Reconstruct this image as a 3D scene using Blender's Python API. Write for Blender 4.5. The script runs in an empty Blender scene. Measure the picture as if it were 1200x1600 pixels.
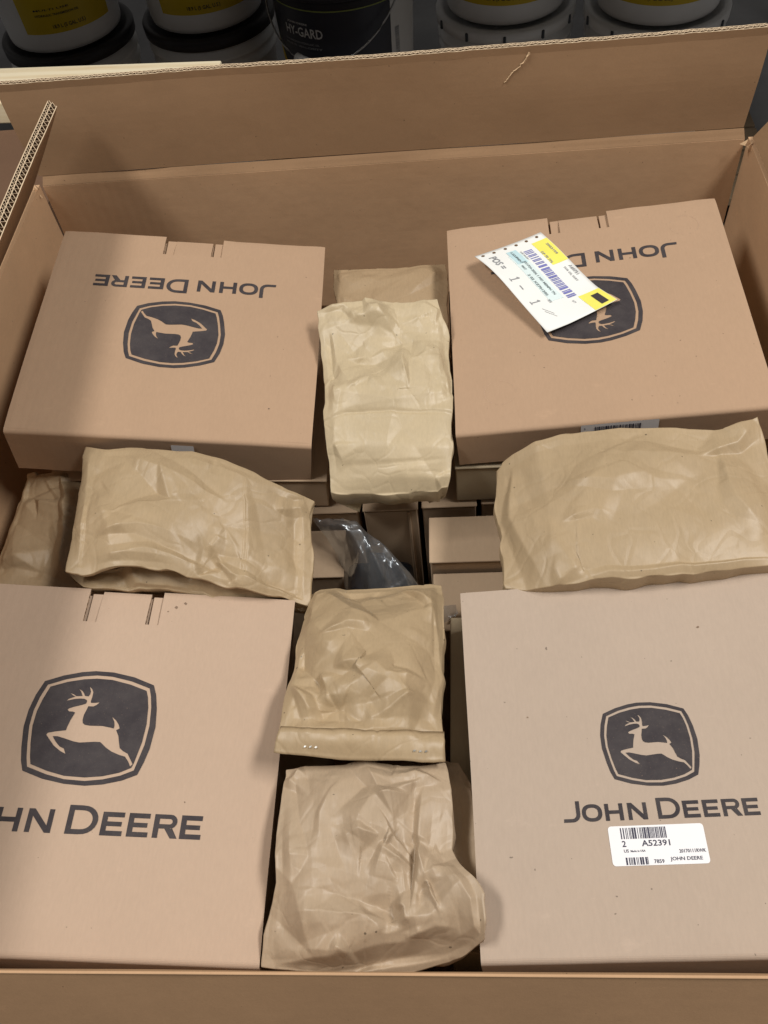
import bpy, bmesh, math, random
import numpy as np
from mathutils import Vector, Matrix, Euler
from mathutils.geometry import delaunay_2d_cdt, tessellate_polygon
R = math.radians
scene = bpy.context.scene
col = scene.collection

# ------------------------------------------------------------------ camera
CAM = np.array([0.0, 0.0, 1.45])
FWD = np.array([-0.08125275, 0.58940591, -0.80374042])
RGT = np.array([0.99607289, 0.0195661, -0.08634788])
DWN = np.array([-0.03516788, -0.80760005, -0.58868105])
FPX = 1383.0
cd = bpy.data.cameras.new('camera')
cam = bpy.data.objects.new('camera', cd); col.objects.link(cam)
m = Matrix.Identity(4)
for i in range(3):
    m[i][0] = RGT[i]; m[i][1] = -DWN[i]; m[i][2] = -FWD[i]; m[i][3] = CAM[i]
cam.matrix_world = m
cd.sensor_fit = 'VERTICAL'; cd.sensor_height = 24.0; cd.lens = 24.0 * FPX / 1600.0
cd.clip_start = 0.02; cd.clip_end = 100.0
scene.camera = cam

# ------------------------------------------------------------------ light of the storeroom
world = bpy.data.worlds.new('World'); scene.world = world; world.use_nodes = True
bg = world.node_tree.nodes['Background']
bg.inputs[0].default_value = (1.0, 0.95, 0.90, 1); bg.inputs[1].default_value = 0.135
def strip_light(name, loc, target, sx, sy, power, colr):
    ld = bpy.data.lights.new(name, 'AREA'); ld.shape = 'RECTANGLE'; ld.size = sx; ld.size_y = sy
    ld.energy = power; ld.color = colr
    o = bpy.data.objects.new(name, ld); col.objects.link(o)
    o.location = loc
    o.rotation_euler = (Vector(target) - Vector(loc)).to_track_quat('-Z', 'Y').to_euler()
    return o
strip_light('ceiling_light_west', (-1.55, 0.30, 3.2), (-0.3, 0.55, 0.8), 1.4, 0.46, 49, (1.0, 0.955, 0.90))
strip_light('ceiling_light_east', (1.55, 0.30, 3.2), (0.1, 0.55, 0.8), 1.4, 0.46, 63, (1.0, 0.955, 0.90))
vs = scene.view_settings
vs.view_transform = 'Standard'; vs.look = 'None'; vs.exposure = 0.0; vs.gamma = 1.0; vs.use_curve_mapping = False

# ------------------------------------------------------------------ helpers
def at(px, py, z):
    """the point at height z that the photograph shows at (px, py)"""
    r = FWD * FPX + RGT * (px - 600.0) + DWN * (py - 800.0)
    return CAM + (z - CAM[2]) / r[2] * r

def mesh_obj(name, verts, faces, mat, parent=None, smooth=False, mats=None, midx=None):
    me = bpy.data.meshes.new(name)
    me.from_pydata([tuple(map(float, v)) for v in verts], [], [tuple(map(int, f)) for f in faces])
    for mm in (mats or [mat]): me.materials.append(mm)
    if midx is not None: me.polygons.foreach_set('material_index', list(map(int, midx)))
    if smooth: me.polygons.foreach_set('use_smooth', [True] * len(me.polygons))
    me.validate(); me.update()
    o = bpy.data.objects.new(name, me); col.objects.link(o)
    if parent is not None: o.parent = parent
    return o
def bm_obj(name, bm, mat, parent=None, smooth=False):
    me = bpy.data.meshes.new(name); bm.to_mesh(me); bm.free()
    me.materials.append(mat)
    if smooth: me.polygons.foreach_set('use_smooth', [True] * len(me.polygons))
    o = bpy.data.objects.new(name, me); col.objects.link(o)
    if parent is not None: o.parent = parent
    return o
def empty(name, loc=(0, 0, 0), rot=(0, 0, 0)):
    o = bpy.data.objects.new(name, None); o.empty_display_size = 0.05
    o.location = loc; o.rotation_euler = rot; col.objects.link(o); return o
def tag(o, label, cat, group=None, kind=None):
    o['label'] = label; o['category'] = cat
    if group: o['group'] = group
    if kind: o['kind'] = kind
    return o
def box_bm(x0, x1, y0, y1, z0, z1, bev=0.0, seg=2):
    bm = bmesh.new()
    bmesh.ops.create_cube(bm, size=1.0)
    for v in bm.verts:
        v.co = Vector((x0 + (v.co.x + .5) * (x1 - x0), y0 + (v.co.y + .5) * (y1 - y0), z0 + (v.co.z + .5) * (z1 - z0)))
    if bev > 0: bmesh.ops.bevel(bm, geom=list(bm.edges), offset=bev, segments=seg, affect='EDGES', profile=0.5)
    return bm

# smooth value noise (vectorised)
def vnoise(x, y, seed=0):
    x = np.asarray(x, float) + seed * 17.13; y = np.asarray(y, float) - seed * 9.71
    xi = np.floor(x).astype(np.int64); yi = np.floor(y).astype(np.int64)
    fx = x - xi; fy = y - yi
    fx = fx * fx * (3 - 2 * fx); fy = fy * fy * (3 - 2 * fy)
    def h(a, b):
        n = (a * 374761393 + b * 668265263 + seed * 1442695) & 0x7fffffff
        n = ((n ^ (n >> 13)) * 1274126177) & 0x7fffffff
        return ((n ^ (n >> 16)) & 0xffff) / 32767.5 - 1.0
    return (h(xi, yi) * (1 - fx) + h(xi + 1, yi) * fx) * (1 - fy) + (h(xi, yi + 1) * (1 - fx) + h(xi + 1, yi + 1) * fx) * fy

# faceted crumple: random heights on a random triangulation
def facets(p, cell, amp, seed, stretch=(1, 1), ang=0.0):
    rng = np.random.RandomState(seed)
    c, s = math.cos(ang), math.sin(ang)
    q = np.stack([(p[:, 0] * c + p[:, 1] * s) / stretch[0], (-p[:, 0] * s + p[:, 1] * c) / stretch[1]], 1)
    lo = q.min(0) - cell * 1.5; hi = q.max(0) + cell * 1.5
    nx, ny = int((hi[0] - lo[0]) / cell) + 2, int((hi[1] - lo[1]) / cell) + 2
    pts = np.array([(lo[0] + (i + rng.uniform(-.75, .75)) * cell, lo[1] + (j + rng.uniform(-.75, .75)) * cell) for i in range(nx) for j in range(ny)])
    hgt = rng.normal(0, amp, len(pts))
    out = delaunay_2d_cdt([Vector(a) for a in pts], [], [], 0, 1e-7)
    V = np.array([tuple(v) for v in out[0]]); T = out[2]
    h = np.zeros(len(q))
    if len(V) != len(hgt): hgt = rng.normal(0, amp, len(V))
    for t in T:
        a, b, d = V[t[0]], V[t[1]], V[t[2]]
        mnx = min(a[0], b[0], d[0]); mxx = max(a[0], b[0], d[0]); mny = min(a[1], b[1], d[1]); mxy = max(a[1], b[1], d[1])
        idx = np.nonzero((q[:, 0] >= mnx) & (q[:, 0] <= mxx) & (q[:, 1] >= mny) & (q[:, 1] <= mxy))[0]
        if not len(idx): continue
        den = (b[1] - d[1]) * (a[0] - d[0]) + (d[0] - b[0]) * (a[1] - d[1])
        if abs(den) < 1e-12: continue
        r = q[idx]
        l1 = ((b[1] - d[1]) * (r[:, 0] - d[0]) + (d[0] - b[0]) * (r[:, 1] - d[1])) / den
        l2 = ((d[1] - a[1]) * (r[:, 0] - d[0]) + (a[0] - d[0]) * (r[:, 1] - d[1])) / den
        l3 = 1 - l1 - l2
        k = (l1 >= -1e-6) & (l2 >= -1e-6) & (l3 >= -1e-6)
        h[idx[k]] = l1[k] * hgt[t[0]] + l2[k] * hgt[t[1]] + l3[k] * hgt[t[2]]
    return h

# ------------------------------------------------------------------ materials
def node_mat(name):
    mt = bpy.data.materials.new(name); mt.use_nodes = True
    nt = mt.node_tree; b = nt.nodes['Principled BSDF']
    return mt, nt, b
def mixcol(nt, fac, a, b):
    n = nt.nodes.new('ShaderNodeMix'); n.data_type = 'RGBA'
    if hasattr(fac, 'links'): nt.links.new(fac, n.inputs[0])
    else: n.inputs[0].default_value = fac
    for i, c in ((6, a), (7, b)):
        if hasattr(c, 'links'): nt.links.new(c, n.inputs[i])
        else: n.inputs[i].default_value = (*c, 1)
    return n.outputs[2]
def noise(nt, scale, detail=4, rough=0.6, vec=None, sc3=None):
    n = nt.nodes.new('ShaderNodeTexNoise'); n.inputs['Scale'].default_value = scale
    n.inputs['Detail'].default_value = detail; n.inputs['Roughness'].default_value = rough
    tc = nt.nodes.new('ShaderNodeTexCoord'); v = tc.outputs['Object']
    if sc3:
        mp = nt.nodes.new('ShaderNodeMapping'); mp.inputs['Scale'].default_value = sc3
        nt.links.new(v, mp.inputs[0]); v = mp.outputs[0]
    nt.links.new(v, n.inputs['Vector'])
    return n.outputs['Fac']
def ramp(nt, sock, p0, p1, c0=(0, 0, 0), c1=(1, 1, 1)):
    r = nt.nodes.new('ShaderNodeValToRGB'); e = r.color_ramp.elements
    e[0].position = p0; e[1].position = p1; e[0].color = (*c0, 1); e[1].color = (*c1, 1)
    nt.links.new(sock, r.inputs[0]); return r.outputs[0]
def bump(nt, b, sock, strength, dist, prev=None):
    n = nt.nodes.new('ShaderNodeBump'); n.inputs['Strength'].default_value = strength; n.inputs['Distance'].default_value = dist
    nt.links.new(sock, n.inputs['Height'])
    if prev is not None: nt.links.new(prev, n.inputs['Normal'])
    nt.links.new(n.outputs[0], b.inputs['Normal']); return n.outputs[0]

def cardboard(name, base, flute=None, flute_axis=0, rough=0.82, vary=0.10, flute_amt=0.25):
    mt, nt, b = node_mat(name)
    lo = tuple(c * (1 - vary) for c in base); hi = tuple(min(1, c * (1 + vary * .8)) for c in base)
    big = noise(nt, 9.0, 5, 0.65)
    c = mixcol(nt, ramp(nt, big, 0.35, 0.68), lo, hi)
    fib = noise(nt, 420.0, 3, 0.7, sc3=(1, 0.25, 1) if flute_axis == 0 else (0.25, 1, 1))
    c2 = mixcol(nt, ramp(nt, fib, 0.30, 0.75), tuple(x * .93 for x in base), tuple(min(1, x * 1.05) for x in base))
    c3 = mixcol(nt, 0.5, c, c2)
    # scattered dark specks of recycled fibre
    sp = noise(nt, 260.0, 1, 0.3)
    c4 = mixcol(nt, ramp(nt, sp, 0.815, 0.83), c3, tuple(x * .5 for x in base))
    # faint rub marks
    rub = noise(nt, 26.0, 6, 0.75, sc3=(1, 2.2, 1))
    c5 = mixcol(nt, ramp(nt, rub, 0.62, 0.74, (0, 0, 0), (.22, .22, .22)), c4, tuple(min(1, x * 1.35) for x in base))
    nt.links.new(c5, b.inputs['Base Color'])
    b.inputs['Roughness'].default_value = rough
    b.inputs['Specular IOR Level'].default_value = 0.25
    nb = bump(nt, b, noise(nt, 700.0, 3, 0.7), 0.18, 0.0006)
    nb = bump(nt, b, noise(nt, 16.0, 3, 0.5), 0.30, 0.004, nb)
    nb = bump(nt, b, noise(nt, 150.0, 2, 0.5, sc3=(.12, 1, 1)), 0.10, 0.0008, nb)
    if flute:
        w = nt.nodes.new('ShaderNodeTexWave'); w.wave_type = 'BANDS'; w.bands_direction = 'X' if flute_axis == 0 else 'Y'
        w.inputs['Scale'].default_value = flute; w.inputs['Distortion'].default_value = 0.6; w.inputs['Detail'].default_value = 1
        tc = nt.nodes.new('ShaderNodeTexCoord'); nt.links.new(tc.outputs['Object'], w.inputs['Vector'])
        bump(nt, b, w.outputs['Fac'], flute_amt, 0.0004, nb)
    return mt
def kraft(name, base, rough=0.50, spec=0.35):
    mt, nt, b = node_mat(name)
    big = noise(nt, 14.0, 5, 0.6)
    c = mixcol(nt, ramp(nt, big, 0.36, 0.66), tuple(x * .90 for x in base), tuple(min(1, x * 1.08) for x in base))
    fib = noise(nt, 500.0, 3, 0.7, sc3=(1, 0.2, 1))
    c2 = mixcol(nt, ramp(nt, fib, 0.3, 0.75), tuple(x * .88 for x in base), tuple(min(1, x * 1.10) for x in base))
    c3 = mixcol(nt, 0.5, c, c2)
    sp = noise(nt, 210.0, 1, 0.3)
    c4 = mixcol(nt, ramp(nt, sp, 0.80, 0.815), c3, tuple(x * .4 for x in base))
    nt.links.new(c4, b.inputs['Base Color'])
    b.inputs['Roughness'].default_value = rough
    b.inputs['Specular IOR Level'].default_value = spec
    nb = bump(nt, b, noise(nt, 620.0, 3, 0.7, sc3=(1, .3, 1)), 0.12, 0.0006)
    # small dry creases
    v = nt.nodes.new('ShaderNodeTexVoronoi'); v.feature = 'DISTANCE_TO_EDGE'; v.inputs['Scale'].default_value = 26
    tc = nt.nodes.new('ShaderNodeTexCoord')
    wn = nt.nodes.new('ShaderNodeTexNoise'); wn.inputs['Scale'].default_value = 11; nt.links.new(tc.outputs['Object'], wn.inputs['Vector'])
    mx = nt.nodes.new('ShaderNodeMix'); mx.data_type = 'RGBA'; mx.blend_type = 'LINEAR_LIGHT'; mx.inputs[0].default_value = 0.06
    nt.links.new(tc.outputs['Object'], mx.inputs[6]); nt.links.new(wn.outputs['Color'], mx.inputs[7])
    nt.links.new(mx.outputs[2], v.inputs['Vector'])
    nb = bump(nt, b, ramp(nt, v.outputs['Distance'], 0.0, 0.10), 0.16, 0.0016, nb)
    bump(nt, b, noise(nt, 60.0, 4, 0.6), 0.10, 0.0015, nb)
    return mt
def plain(name, base, rough=0.6, spec=0.4, vary=0.06, scale=30, metallic=0.0, bumpy=0.05):
    mt, nt, b = node_mat(name)
    n = noise(nt, scale, 4, 0.6)
    c = mixcol(nt, ramp(nt, n, 0.3, 0.7), tuple(x * (1 - vary) for x in base), tuple(min(1, x * (1 + vary)) for x in base))
    nt.links.new(c, b.inputs['Base Color'])
    b.inputs['Roughness'].default_value = rough; b.inputs['Specular IOR Level'].default_value = spec
    b.inputs['Metallic'].default_value = metallic
    if bumpy: bump(nt, b, noise(nt, scale * 8, 3, 0.6), bumpy, 0.001)
    return mt

M = {}
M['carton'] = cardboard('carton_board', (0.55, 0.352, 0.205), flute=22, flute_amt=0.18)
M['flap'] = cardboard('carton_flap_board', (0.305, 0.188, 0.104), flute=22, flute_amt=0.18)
M['box'] = cardboard('parts_box_board', (0.445, 0.302, 0.198), flute=34, flute_amt=0.10, vary=0.05)
M['box_cool'] = cardboard('pale_box_board', (0.505, 0.375, 0.278), flute=34, flute_amt=0.12, vary=0.05)
M['box_grey'] = cardboard('cool_box_board', (0.460, 0.368, 0.292), flute=34, flute_amt=0.12, vary=0.05)
M['inner'] = cardboard('inner_box_board', (0.50, 0.37, 0.25), flute=34, flute_amt=0.08)
M['grey_board'] = cardboard('grey_inner_board', (0.42, 0.345, 0.235), flute=34, flute_amt=0.08)
M['shaded_board'] = cardboard('shaded_board', (0.17, 0.098, 0.060))  # dark tone carries the shade on the left carton
M['liner'] = cardboard('liner_edge', (0.62, 0.44, 0.27), vary=0.06)
M['flute'] = cardboard('fluting_paper', (0.60, 0.44, 0.28), vary=0.06)
M['cut_fibre'] = plain('cut_fibre_edge', (0.70, 0.55, 0.38), 0.9, 0.1, 0.12, 90)
M['flute_shade'] = plain('flute_shade_paper', (0.17, 0.10, 0.055), 0.95, 0.05, 0.1, 90)  # shade inside the flute cavities put into a dark colour
M['core'] = plain('gap_shade_dark_board', (0.16, 0.095, 0.05), 0.9, 0.1)  # painted shade for box seams, dark board for the ticket holes
M['kraft'] = kraft('kraft_paper', (0.425, 0.318, 0.192), 0.44, 0.5)
M['kraft_pale'] = kraft('kraft_paper_pale', (0.545, 0.445, 0.29), 0.43, 0.5)
M['kraft_brown'] = kraft('kraft_paper_brown', (0.40, 0.29, 0.175), 0.5, 0.45)
M['kraft_pink'] = kraft('kraft_paper_worn', (0.445, 0.34, 0.232), 0.45, 0.5)
M['rub'] = plain('rubbed_board', (0.52, 0.37, 0.26), 0.8, 0.2, 0.1, 60, bumpy=0)
M['scuff'] = plain('scuffed_board', (0.24, 0.17, 0.12), 0.85, 0.2, 0.3, 300, bumpy=0)
def rim_mat():
    mt, nt, b = node_mat('cut_flute_edge')
    n = noise(nt, 330.0, 1, 0.5, sc3=(1, 1, .15))
    c = mixcol(nt, ramp(nt, n, .44, .56), (0.16, 0.095, 0.055), (0.52, 0.37, 0.25))
    nt.links.new(c, b.inputs['Base Color']); b.inputs['Roughness'].default_value = .9
    return mt
M['rim'] = rim_mat()
def ink_mat():
    mt, nt, b = node_mat('printing_ink')
    c = mixcol(nt, ramp(nt, noise(nt, 40, 5, .7), .35, .7), (0.044, 0.038, 0.042), (0.072, 0.063, 0.064))
    c = mixcol(nt, ramp(nt, noise(nt, 900, 2, .6), .66, .78, (0, 0, 0), (.55, .55, .55)), c, (0.30, 0.21, 0.15))
    nt.links.new(c, b.inputs['Base Color']); b.inputs['Roughness'].default_value = .75; b.inputs['Specular IOR Level'].default_value = .2
    return mt
M['ink'] = ink_mat()
M['label'] = plain('label_paper', (0.86, 0.86, 0.88), 0.5, 0.4, 0.01, 50, bumpy=0.0)
M['label_ink'] = plain('label_ink', (0.06, 0.06, 0.09), 0.6, 0.2, 0.1, 80, bumpy=0.0)
M['ticket'] = plain('ticket_paper', (0.88, 0.90, 0.88), 0.55, 0.3, 0.01, 40, bumpy=0.02)
M['ticket_tint'] = plain('ticket_blue_tint', (0.74, 0.87, 0.88), 0.55, 0.3, 0.06, 40, bumpy=0.0)
M['ticket_tint_deep'] = plain('ticket_blue_tint_deep', (0.55, 0.76, 0.82), 0.55, 0.3, 0.06, 40, bumpy=0.0)
M['ticket_yellow'] = plain('ticket_yellow', (0.90, 0.84, 0.16), 0.55, 0.3, 0.05, 40, bumpy=0.0)
M['ticket_blue'] = plain('ticket_blue_ink', (0.20, 0.21, 0.50), 0.6, 0.2, 0.1, 60, bumpy=0.0)
M['ticket_grey'] = plain('ticket_grey_ink', (0.30, 0.31, 0.33), 0.6, 0.2, 0.2, 200, bumpy=0.0)
M['ticket_dark'] = plain('ticket_dark_ink', (0.20, 0.24, 0.25), 0.6, 0.2, 0.2, 200, bumpy=0.0)
M['staple'] = plain('staple_steel', (0.75, 0.74, 0.70), 0.3, 0.5, 0.05, 100, metallic=1.0, bumpy=0)
M['navy'] = plain('navy_plastic', (0.012, 0.017, 0.026), 0.4, 0.5, 0.2, 30)
M['pail'] = plain('white_pail_plastic', (0.74, 0.74, 0.73), 0.42, 0.5, 0.05, 12)
M['pail_black'] = plain('black_pail_plastic', (0.022, 0.021, 0.024), 0.5, 0.4, 0.2, 12)
M['pail_navy'] = plain('navy_pail_label', (0.028, 0.031, 0.044), 0.4, 0.5, 0.1, 12)
M['pail_yellow'] = plain('yellow_pail_label', (0.60, 0.43, 0.012), 0.45, 0.5, 0.05, 12)
M['pail_text'] = plain('pail_black_print', (0.03, 0.03, 0.03), 0.5, 0.4, 0.1, 20, bumpy=0)
M['pail_white_text'] = plain('pail_white_print', (0.62, 0.62, 0.62), 0.5, 0.4, 0.05, 20, bumpy=0)
M['pail_green'] = plain('pail_green_line', (0.25, 0.30, 0.08), 0.5, 0.4, 0.05, 20, bumpy=0)
M['wire'] = plain('bail_wire', (0.45, 0.45, 0.45), 0.35, 0.5, 0.05, 60, metallic=0.9, bumpy=0)
M['rack'] = plain('rack_steel', (0.05, 0.06, 0.07), 0.5, 0.4, 0.1, 20)
M['deck'] = plain('rack_deck_board', (0.22, 0.16, 0.10), 0.8, 0.2, 0.2, 9)

def pine():
    mt, nt, b = node_mat('pine_wood')
    tc = nt.nodes.new('ShaderNodeTexCoord'); mp = nt.nodes.new('ShaderNodeMapping')
    mp.inputs['Scale'].default_value = (1.2, 26, 26); nt.links.new(tc.outputs['Object'], mp.inputs[0])
    w = nt.nodes.new('ShaderNodeTexWave'); w.wave_type = 'BANDS'; w.bands_direction = 'Y'
    w.inputs['Scale'].default_value = 0.55; w.inputs['Distortion'].default_value = 3.0; w.inputs['Detail'].default_value = 3
    nt.links.new(mp.outputs[0], w.inputs['Vector'])
    c = mixcol(nt, ramp(nt, w.outputs['Fac'], 0.2, 0.95), (0.90, 0.80, 0.58), (0.76, 0.61, 0.38))
    n = noise(nt, 60, 4, .6, sc3=(.1, 1, 1))
    c = mixcol(nt, ramp(nt, n, .35, .7), c, (0.90, 0.80, 0.58))
    nt.links.new(c, b.inputs['Base Color']); b.inputs['Roughness'].default_value = 0.65
    return mt
M['pine'] = pine()
def concrete():
    mt, nt, b = node_mat('concrete')
    n = noise(nt, 3.0, 8, .65)
    c = mixcol(nt, ramp(nt, n, .3, .7), (0.10, 0.10, 0.105), (0.18, 0.18, 0.18))
    nt.links.new(c, b.inputs['Base Color']); b.inputs['Roughness'].default_value = 0.55
    bump(nt, b, noise(nt, 120, 4, .6), .2, .002)
    return mt
M['concrete'] = concrete()
def film():
    mt = bpy.data.materials.new('clear_poly_film'); mt.use_nodes = True
    nt = mt.node_tree; nt.nodes.clear()
    out = nt.nodes.new('ShaderNodeOutputMaterial'); mix = nt.nodes.new('ShaderNodeMixShader')
    tr = nt.nodes.new('ShaderNodeBsdfTransparent'); tr.inputs[0].default_value = (0.86, 0.88, 0.92, 1)
    gl = nt.nodes.new('ShaderNodeBsdfGlossy'); gl.inputs['Roughness'].default_value = 0.27; gl.inputs[0].default_value = (0.86, 0.93, 1, 1)
    fr = nt.nodes.new('ShaderNodeFresnel'); fr.inputs[0].default_value = 1.62
    tc = nt.nodes.new('ShaderNodeTexCoord'); nz = nt.nodes.new('ShaderNodeTexNoise'); nz.inputs['Scale'].default_value = 70
    nt.links.new(tc.outputs['Object'], nz.inputs['Vector'])
    bp = nt.nodes.new('ShaderNodeBump'); bp.inputs['Strength'].default_value = .35; bp.inputs['Distance'].default_value = .004
    nt.links.new(nz.outputs['Fac'], bp.inputs['Height'])
    nt.links.new(bp.outputs[0], gl.inputs['Normal']); nt.links.new(bp.outputs[0], fr.inputs['Normal'])
    ad = nt.nodes.new('ShaderNodeMath'); ad.operation = 'MULTIPLY_ADD'; ad.inputs[1].default_value = 2.2; ad.inputs[2].default_value = 0.10
    nt.links.new(fr.outputs[0], ad.inputs[0])
    nt.links.new(ad.outputs[0], mix.inputs[0]); nt.links.new(tr.outputs[0], mix.inputs[1]); nt.links.new(gl.outputs[0], mix.inputs[2])
    df = nt.nodes.new('ShaderNodeBsdfTranslucent'); df.inputs[0].default_value = (.80, .84, .88, 1)
    d2 = nt.nodes.new('ShaderNodeBsdfDiffuse'); d2.inputs[0].default_value = (.80, .84, .88, 1)
    m2 = nt.nodes.new('ShaderNodeMixShader'); m2.inputs[0].default_value = .5; nt.links.new(df.outputs[0], m2.inputs[1]); nt.links.new(d2.outputs[0], m2.inputs[2])
    m3 = nt.nodes.new('ShaderNodeMixShader'); m3.inputs[0].default_value = .13
    nt.links.new(mix.outputs[0], m3.inputs[1]); nt.links.new(m2.outputs[0], m3.inputs[2])
    nt.links.new(m3.outputs[0], out.inputs[0])
    return mt
M['film'] = film()

# ------------------------------------------------------------------ the setting
fl = bm_obj('floor', box_bm(-6, 6, -4, 7, -0.05, 0.0), M['concrete']); fl['kind'] = 'structure'

# ------------------------------------------------------------------ boards: a warped slab over a quad patch
def slab(name, c00, c10, c11, c01, th, mat, parent, n=40, mm=12, warp=None):
    """patch from c00 (u0v0) to c11, thickness th along the patch normal (away from the viewer side)"""
    c00, c10, c11, c01 = [np.array(c, float) for c in (c00, c10, c11, c01)]
    u, v = np.meshgrid(np.linspace(0, 1, n + 1), np.linspace(0, 1, mm + 1), indexing='ij')
    U, V = u[..., None], v[..., None]
    P = c00 * (1 - U) * (1 - V) + c10 * U * (1 - V) + c11 * U * V + c01 * (1 - U) * V
    nrm = np.cross(c10 - c00, c01 - c00); nrm /= np.linalg.norm(nrm)
    w = warp(u, v) if warp else np.zeros_like(u)
    F0 = P + nrm * w[..., None]; F1 = F0 - nrm * th
    N = (n + 1) * (mm + 1)
    verts = np.concatenate([F0.reshape(-1, 3), F1.reshape(-1, 3)])
    I = lambda i, j: i * (mm + 1) + j
    faces = []
    for i in range(n):
        for j in range(mm):
            faces.append((I(i, j), I(i + 1, j), I(i + 1, j + 1), I(i, j + 1)))
            faces.append((N + I(i, j), N + I(i, j + 1), N + I(i + 1, j + 1), N + I(i + 1, j)))
    for i in range(n):
        faces.append((I(i, 0), N + I(i, 0), N + I(i + 1, 0), I(i + 1, 0)))
        faces.append((I(i, mm), I(i + 1, mm), N + I(i + 1, mm), N + I(i, mm)))
    for j in range(mm):
        faces.append((I(0, j), I(0, j + 1), N + I(0, j + 1), N + I(0, j)))
        faces.append((I(n, j), N + I(n, j), N + I(n, j + 1), I(n, j + 1)))
    o = mesh_obj(name, verts, faces, mat, parent)
    return o, F0, nrm

def fluted_edge(parent, edge, nrm, inward, th=0.0115, rise=0.0090, pitch=(0.0056, 0.0084)):
    """liners and zigzag fluting that stand on the cut edge of a double-wall flap"""
    edge = np.array(edge)
    seg = np.linalg.norm(np.diff(edge, axis=0), axis=1); s = np.concatenate([[0], np.cumsum(seg)]); L = s[-1]
    def pos(t): return np.stack([np.interp(t, s, edge[:, k]) for k in range(3)], -1)
    up = -np.array(inward)
    def ribbon(name, t, off, w, mat):
        base = pos(t) - nrm * off[:, None]
        tang = np.gradient(base, axis=0); tang /= np.linalg.norm(tang, axis=1)[:, None]
        side = np.cross(tang, up); side /= np.linalg.norm(side, axis=1)[:, None]
        jit = (vnoise(t * 160, t * 0 + 3.3, 5) * 0.0005)[:, None]
        rows = [base + side * w / 2, base + side * w / 2 + up * (rise + jit), base - side * w / 2 + up * (rise + jit), base - side * w / 2]
        V = np.concatenate(rows); n = len(t); f = []; mi = []
        for i in range(n - 1):
            for a in range(3):
                f.append((a * n + i, a * n + i + 1, (a + 1) * n + i + 1, (a + 1) * n + i)); mi.append(0 if a == 1 else 1)
        return mesh_obj(name, V, f, mat, parent, mats=[M['cut_fibre'], mat], midx=mi)
    tl = np.arange(0, L, 0.006)
    for o_ in (0.0005, th * 0.60, th - 0.0004):
        ribbon('liner', tl, np.full(len(tl), o_) + vnoise(tl * 30, tl * 0 + o_ * 1e4, 9) * 0.00015, 0.0010, M['flap'] if o_ < .001 else M['flute_shade'])
    for (a, b_), pt in (((th - 0.0012, th * 0.62), pitch[0]), ((th * 0.58, 0.0014), pitch[1])):
        k = int(L / pt * 2); t = np.linspace(0, L, k + 1)
        rng = np.random.RandomState(int(pt * 1e5)); t[1:-1] += rng.uniform(-.12, .12, k - 1) * pt
        off = np.where(np.arange(k + 1) % 2 == 0, a, b_)
        ribbon('fluting', t, off.astype(float), 0.0009, M['flute_shade'])

# ------------------------------------------------------------------ the shipping carton
X0, X1, YF, YB, ZF = -0.5363, 0.3787, 0.0987, 1.0346, 0.80
TH = 0.0115
carton = empty('shipping_carton', ((X0 + X1) / 2, (YF + YB) / 2, 0.0))
tag(carton, 'large open double-wall shipping carton holding all the boxes and bags', 'carton')
cart_off = np.array(carton.location)
def cw(*p): return np.array(p, float) - cart_off
def wl(seed, a=0.002): return lambda u, v: vnoise(u * 5, v * 2, seed) * a * np.minimum(1, np.minimum(v, 1 - v) * 8)
slab('back_wall', cw(X0 + .006, YB - .012, .012), cw(X1 - .006, YB - .012, .012), cw(X1 - .004, YB, ZF - .002), cw(X0 + .004, YB, ZF - .002), TH, M['carton'], carton, 60, 30, wl(3, .004))
slab('side_wall', cw(X0 + .022, YF + .004, .012), cw(X0 + .022, YB - .004, .012), cw(X0, YB + .001, ZF), cw(X0, YF + .004, ZF), TH, M['carton'], carton, 50, 24, wl(4, .003))
slab('side_wall', cw(X1 - .022, YB - .004, .012), cw(X1 - .022, YF + .004, .012), cw(X1, YF + .004, ZF), cw(X1, YB + .001, ZF), TH, M['carton'], carton, 50, 24, wl(5, .003))
slab('front_wall', cw(X1 - .002, YF, .012), cw(X0 + .002, YF, .012), cw(X0 + .002, YF, ZF - .006), cw(X1 - .002, YF, ZF - .006), .002, M['carton'], carton, 30, 10, None)
bm_obj('bottom_panel', box_bm(X0 - cart_off[0], X1 - cart_off[0], YF - cart_off[1], YB - cart_off[1], .003, .011), M['carton'], carton)

# back flap: score ledge, then the upright flap
def bw(u, v): return vnoise(u * 4, v * 1.5, 8) * .0035 * v + np.sin(u * 9 + 1) * .0012
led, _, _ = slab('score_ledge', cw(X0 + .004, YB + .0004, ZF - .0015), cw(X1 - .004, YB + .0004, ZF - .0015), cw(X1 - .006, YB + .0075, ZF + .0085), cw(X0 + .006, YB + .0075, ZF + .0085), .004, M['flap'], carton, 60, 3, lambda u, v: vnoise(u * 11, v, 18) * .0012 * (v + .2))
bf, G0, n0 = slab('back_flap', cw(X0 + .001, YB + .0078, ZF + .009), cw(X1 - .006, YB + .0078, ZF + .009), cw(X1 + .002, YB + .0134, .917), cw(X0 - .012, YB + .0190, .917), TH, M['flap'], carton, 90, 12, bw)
fluted_edge(bf, G0[:, -1], n0, (0, 0, -1))
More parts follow.
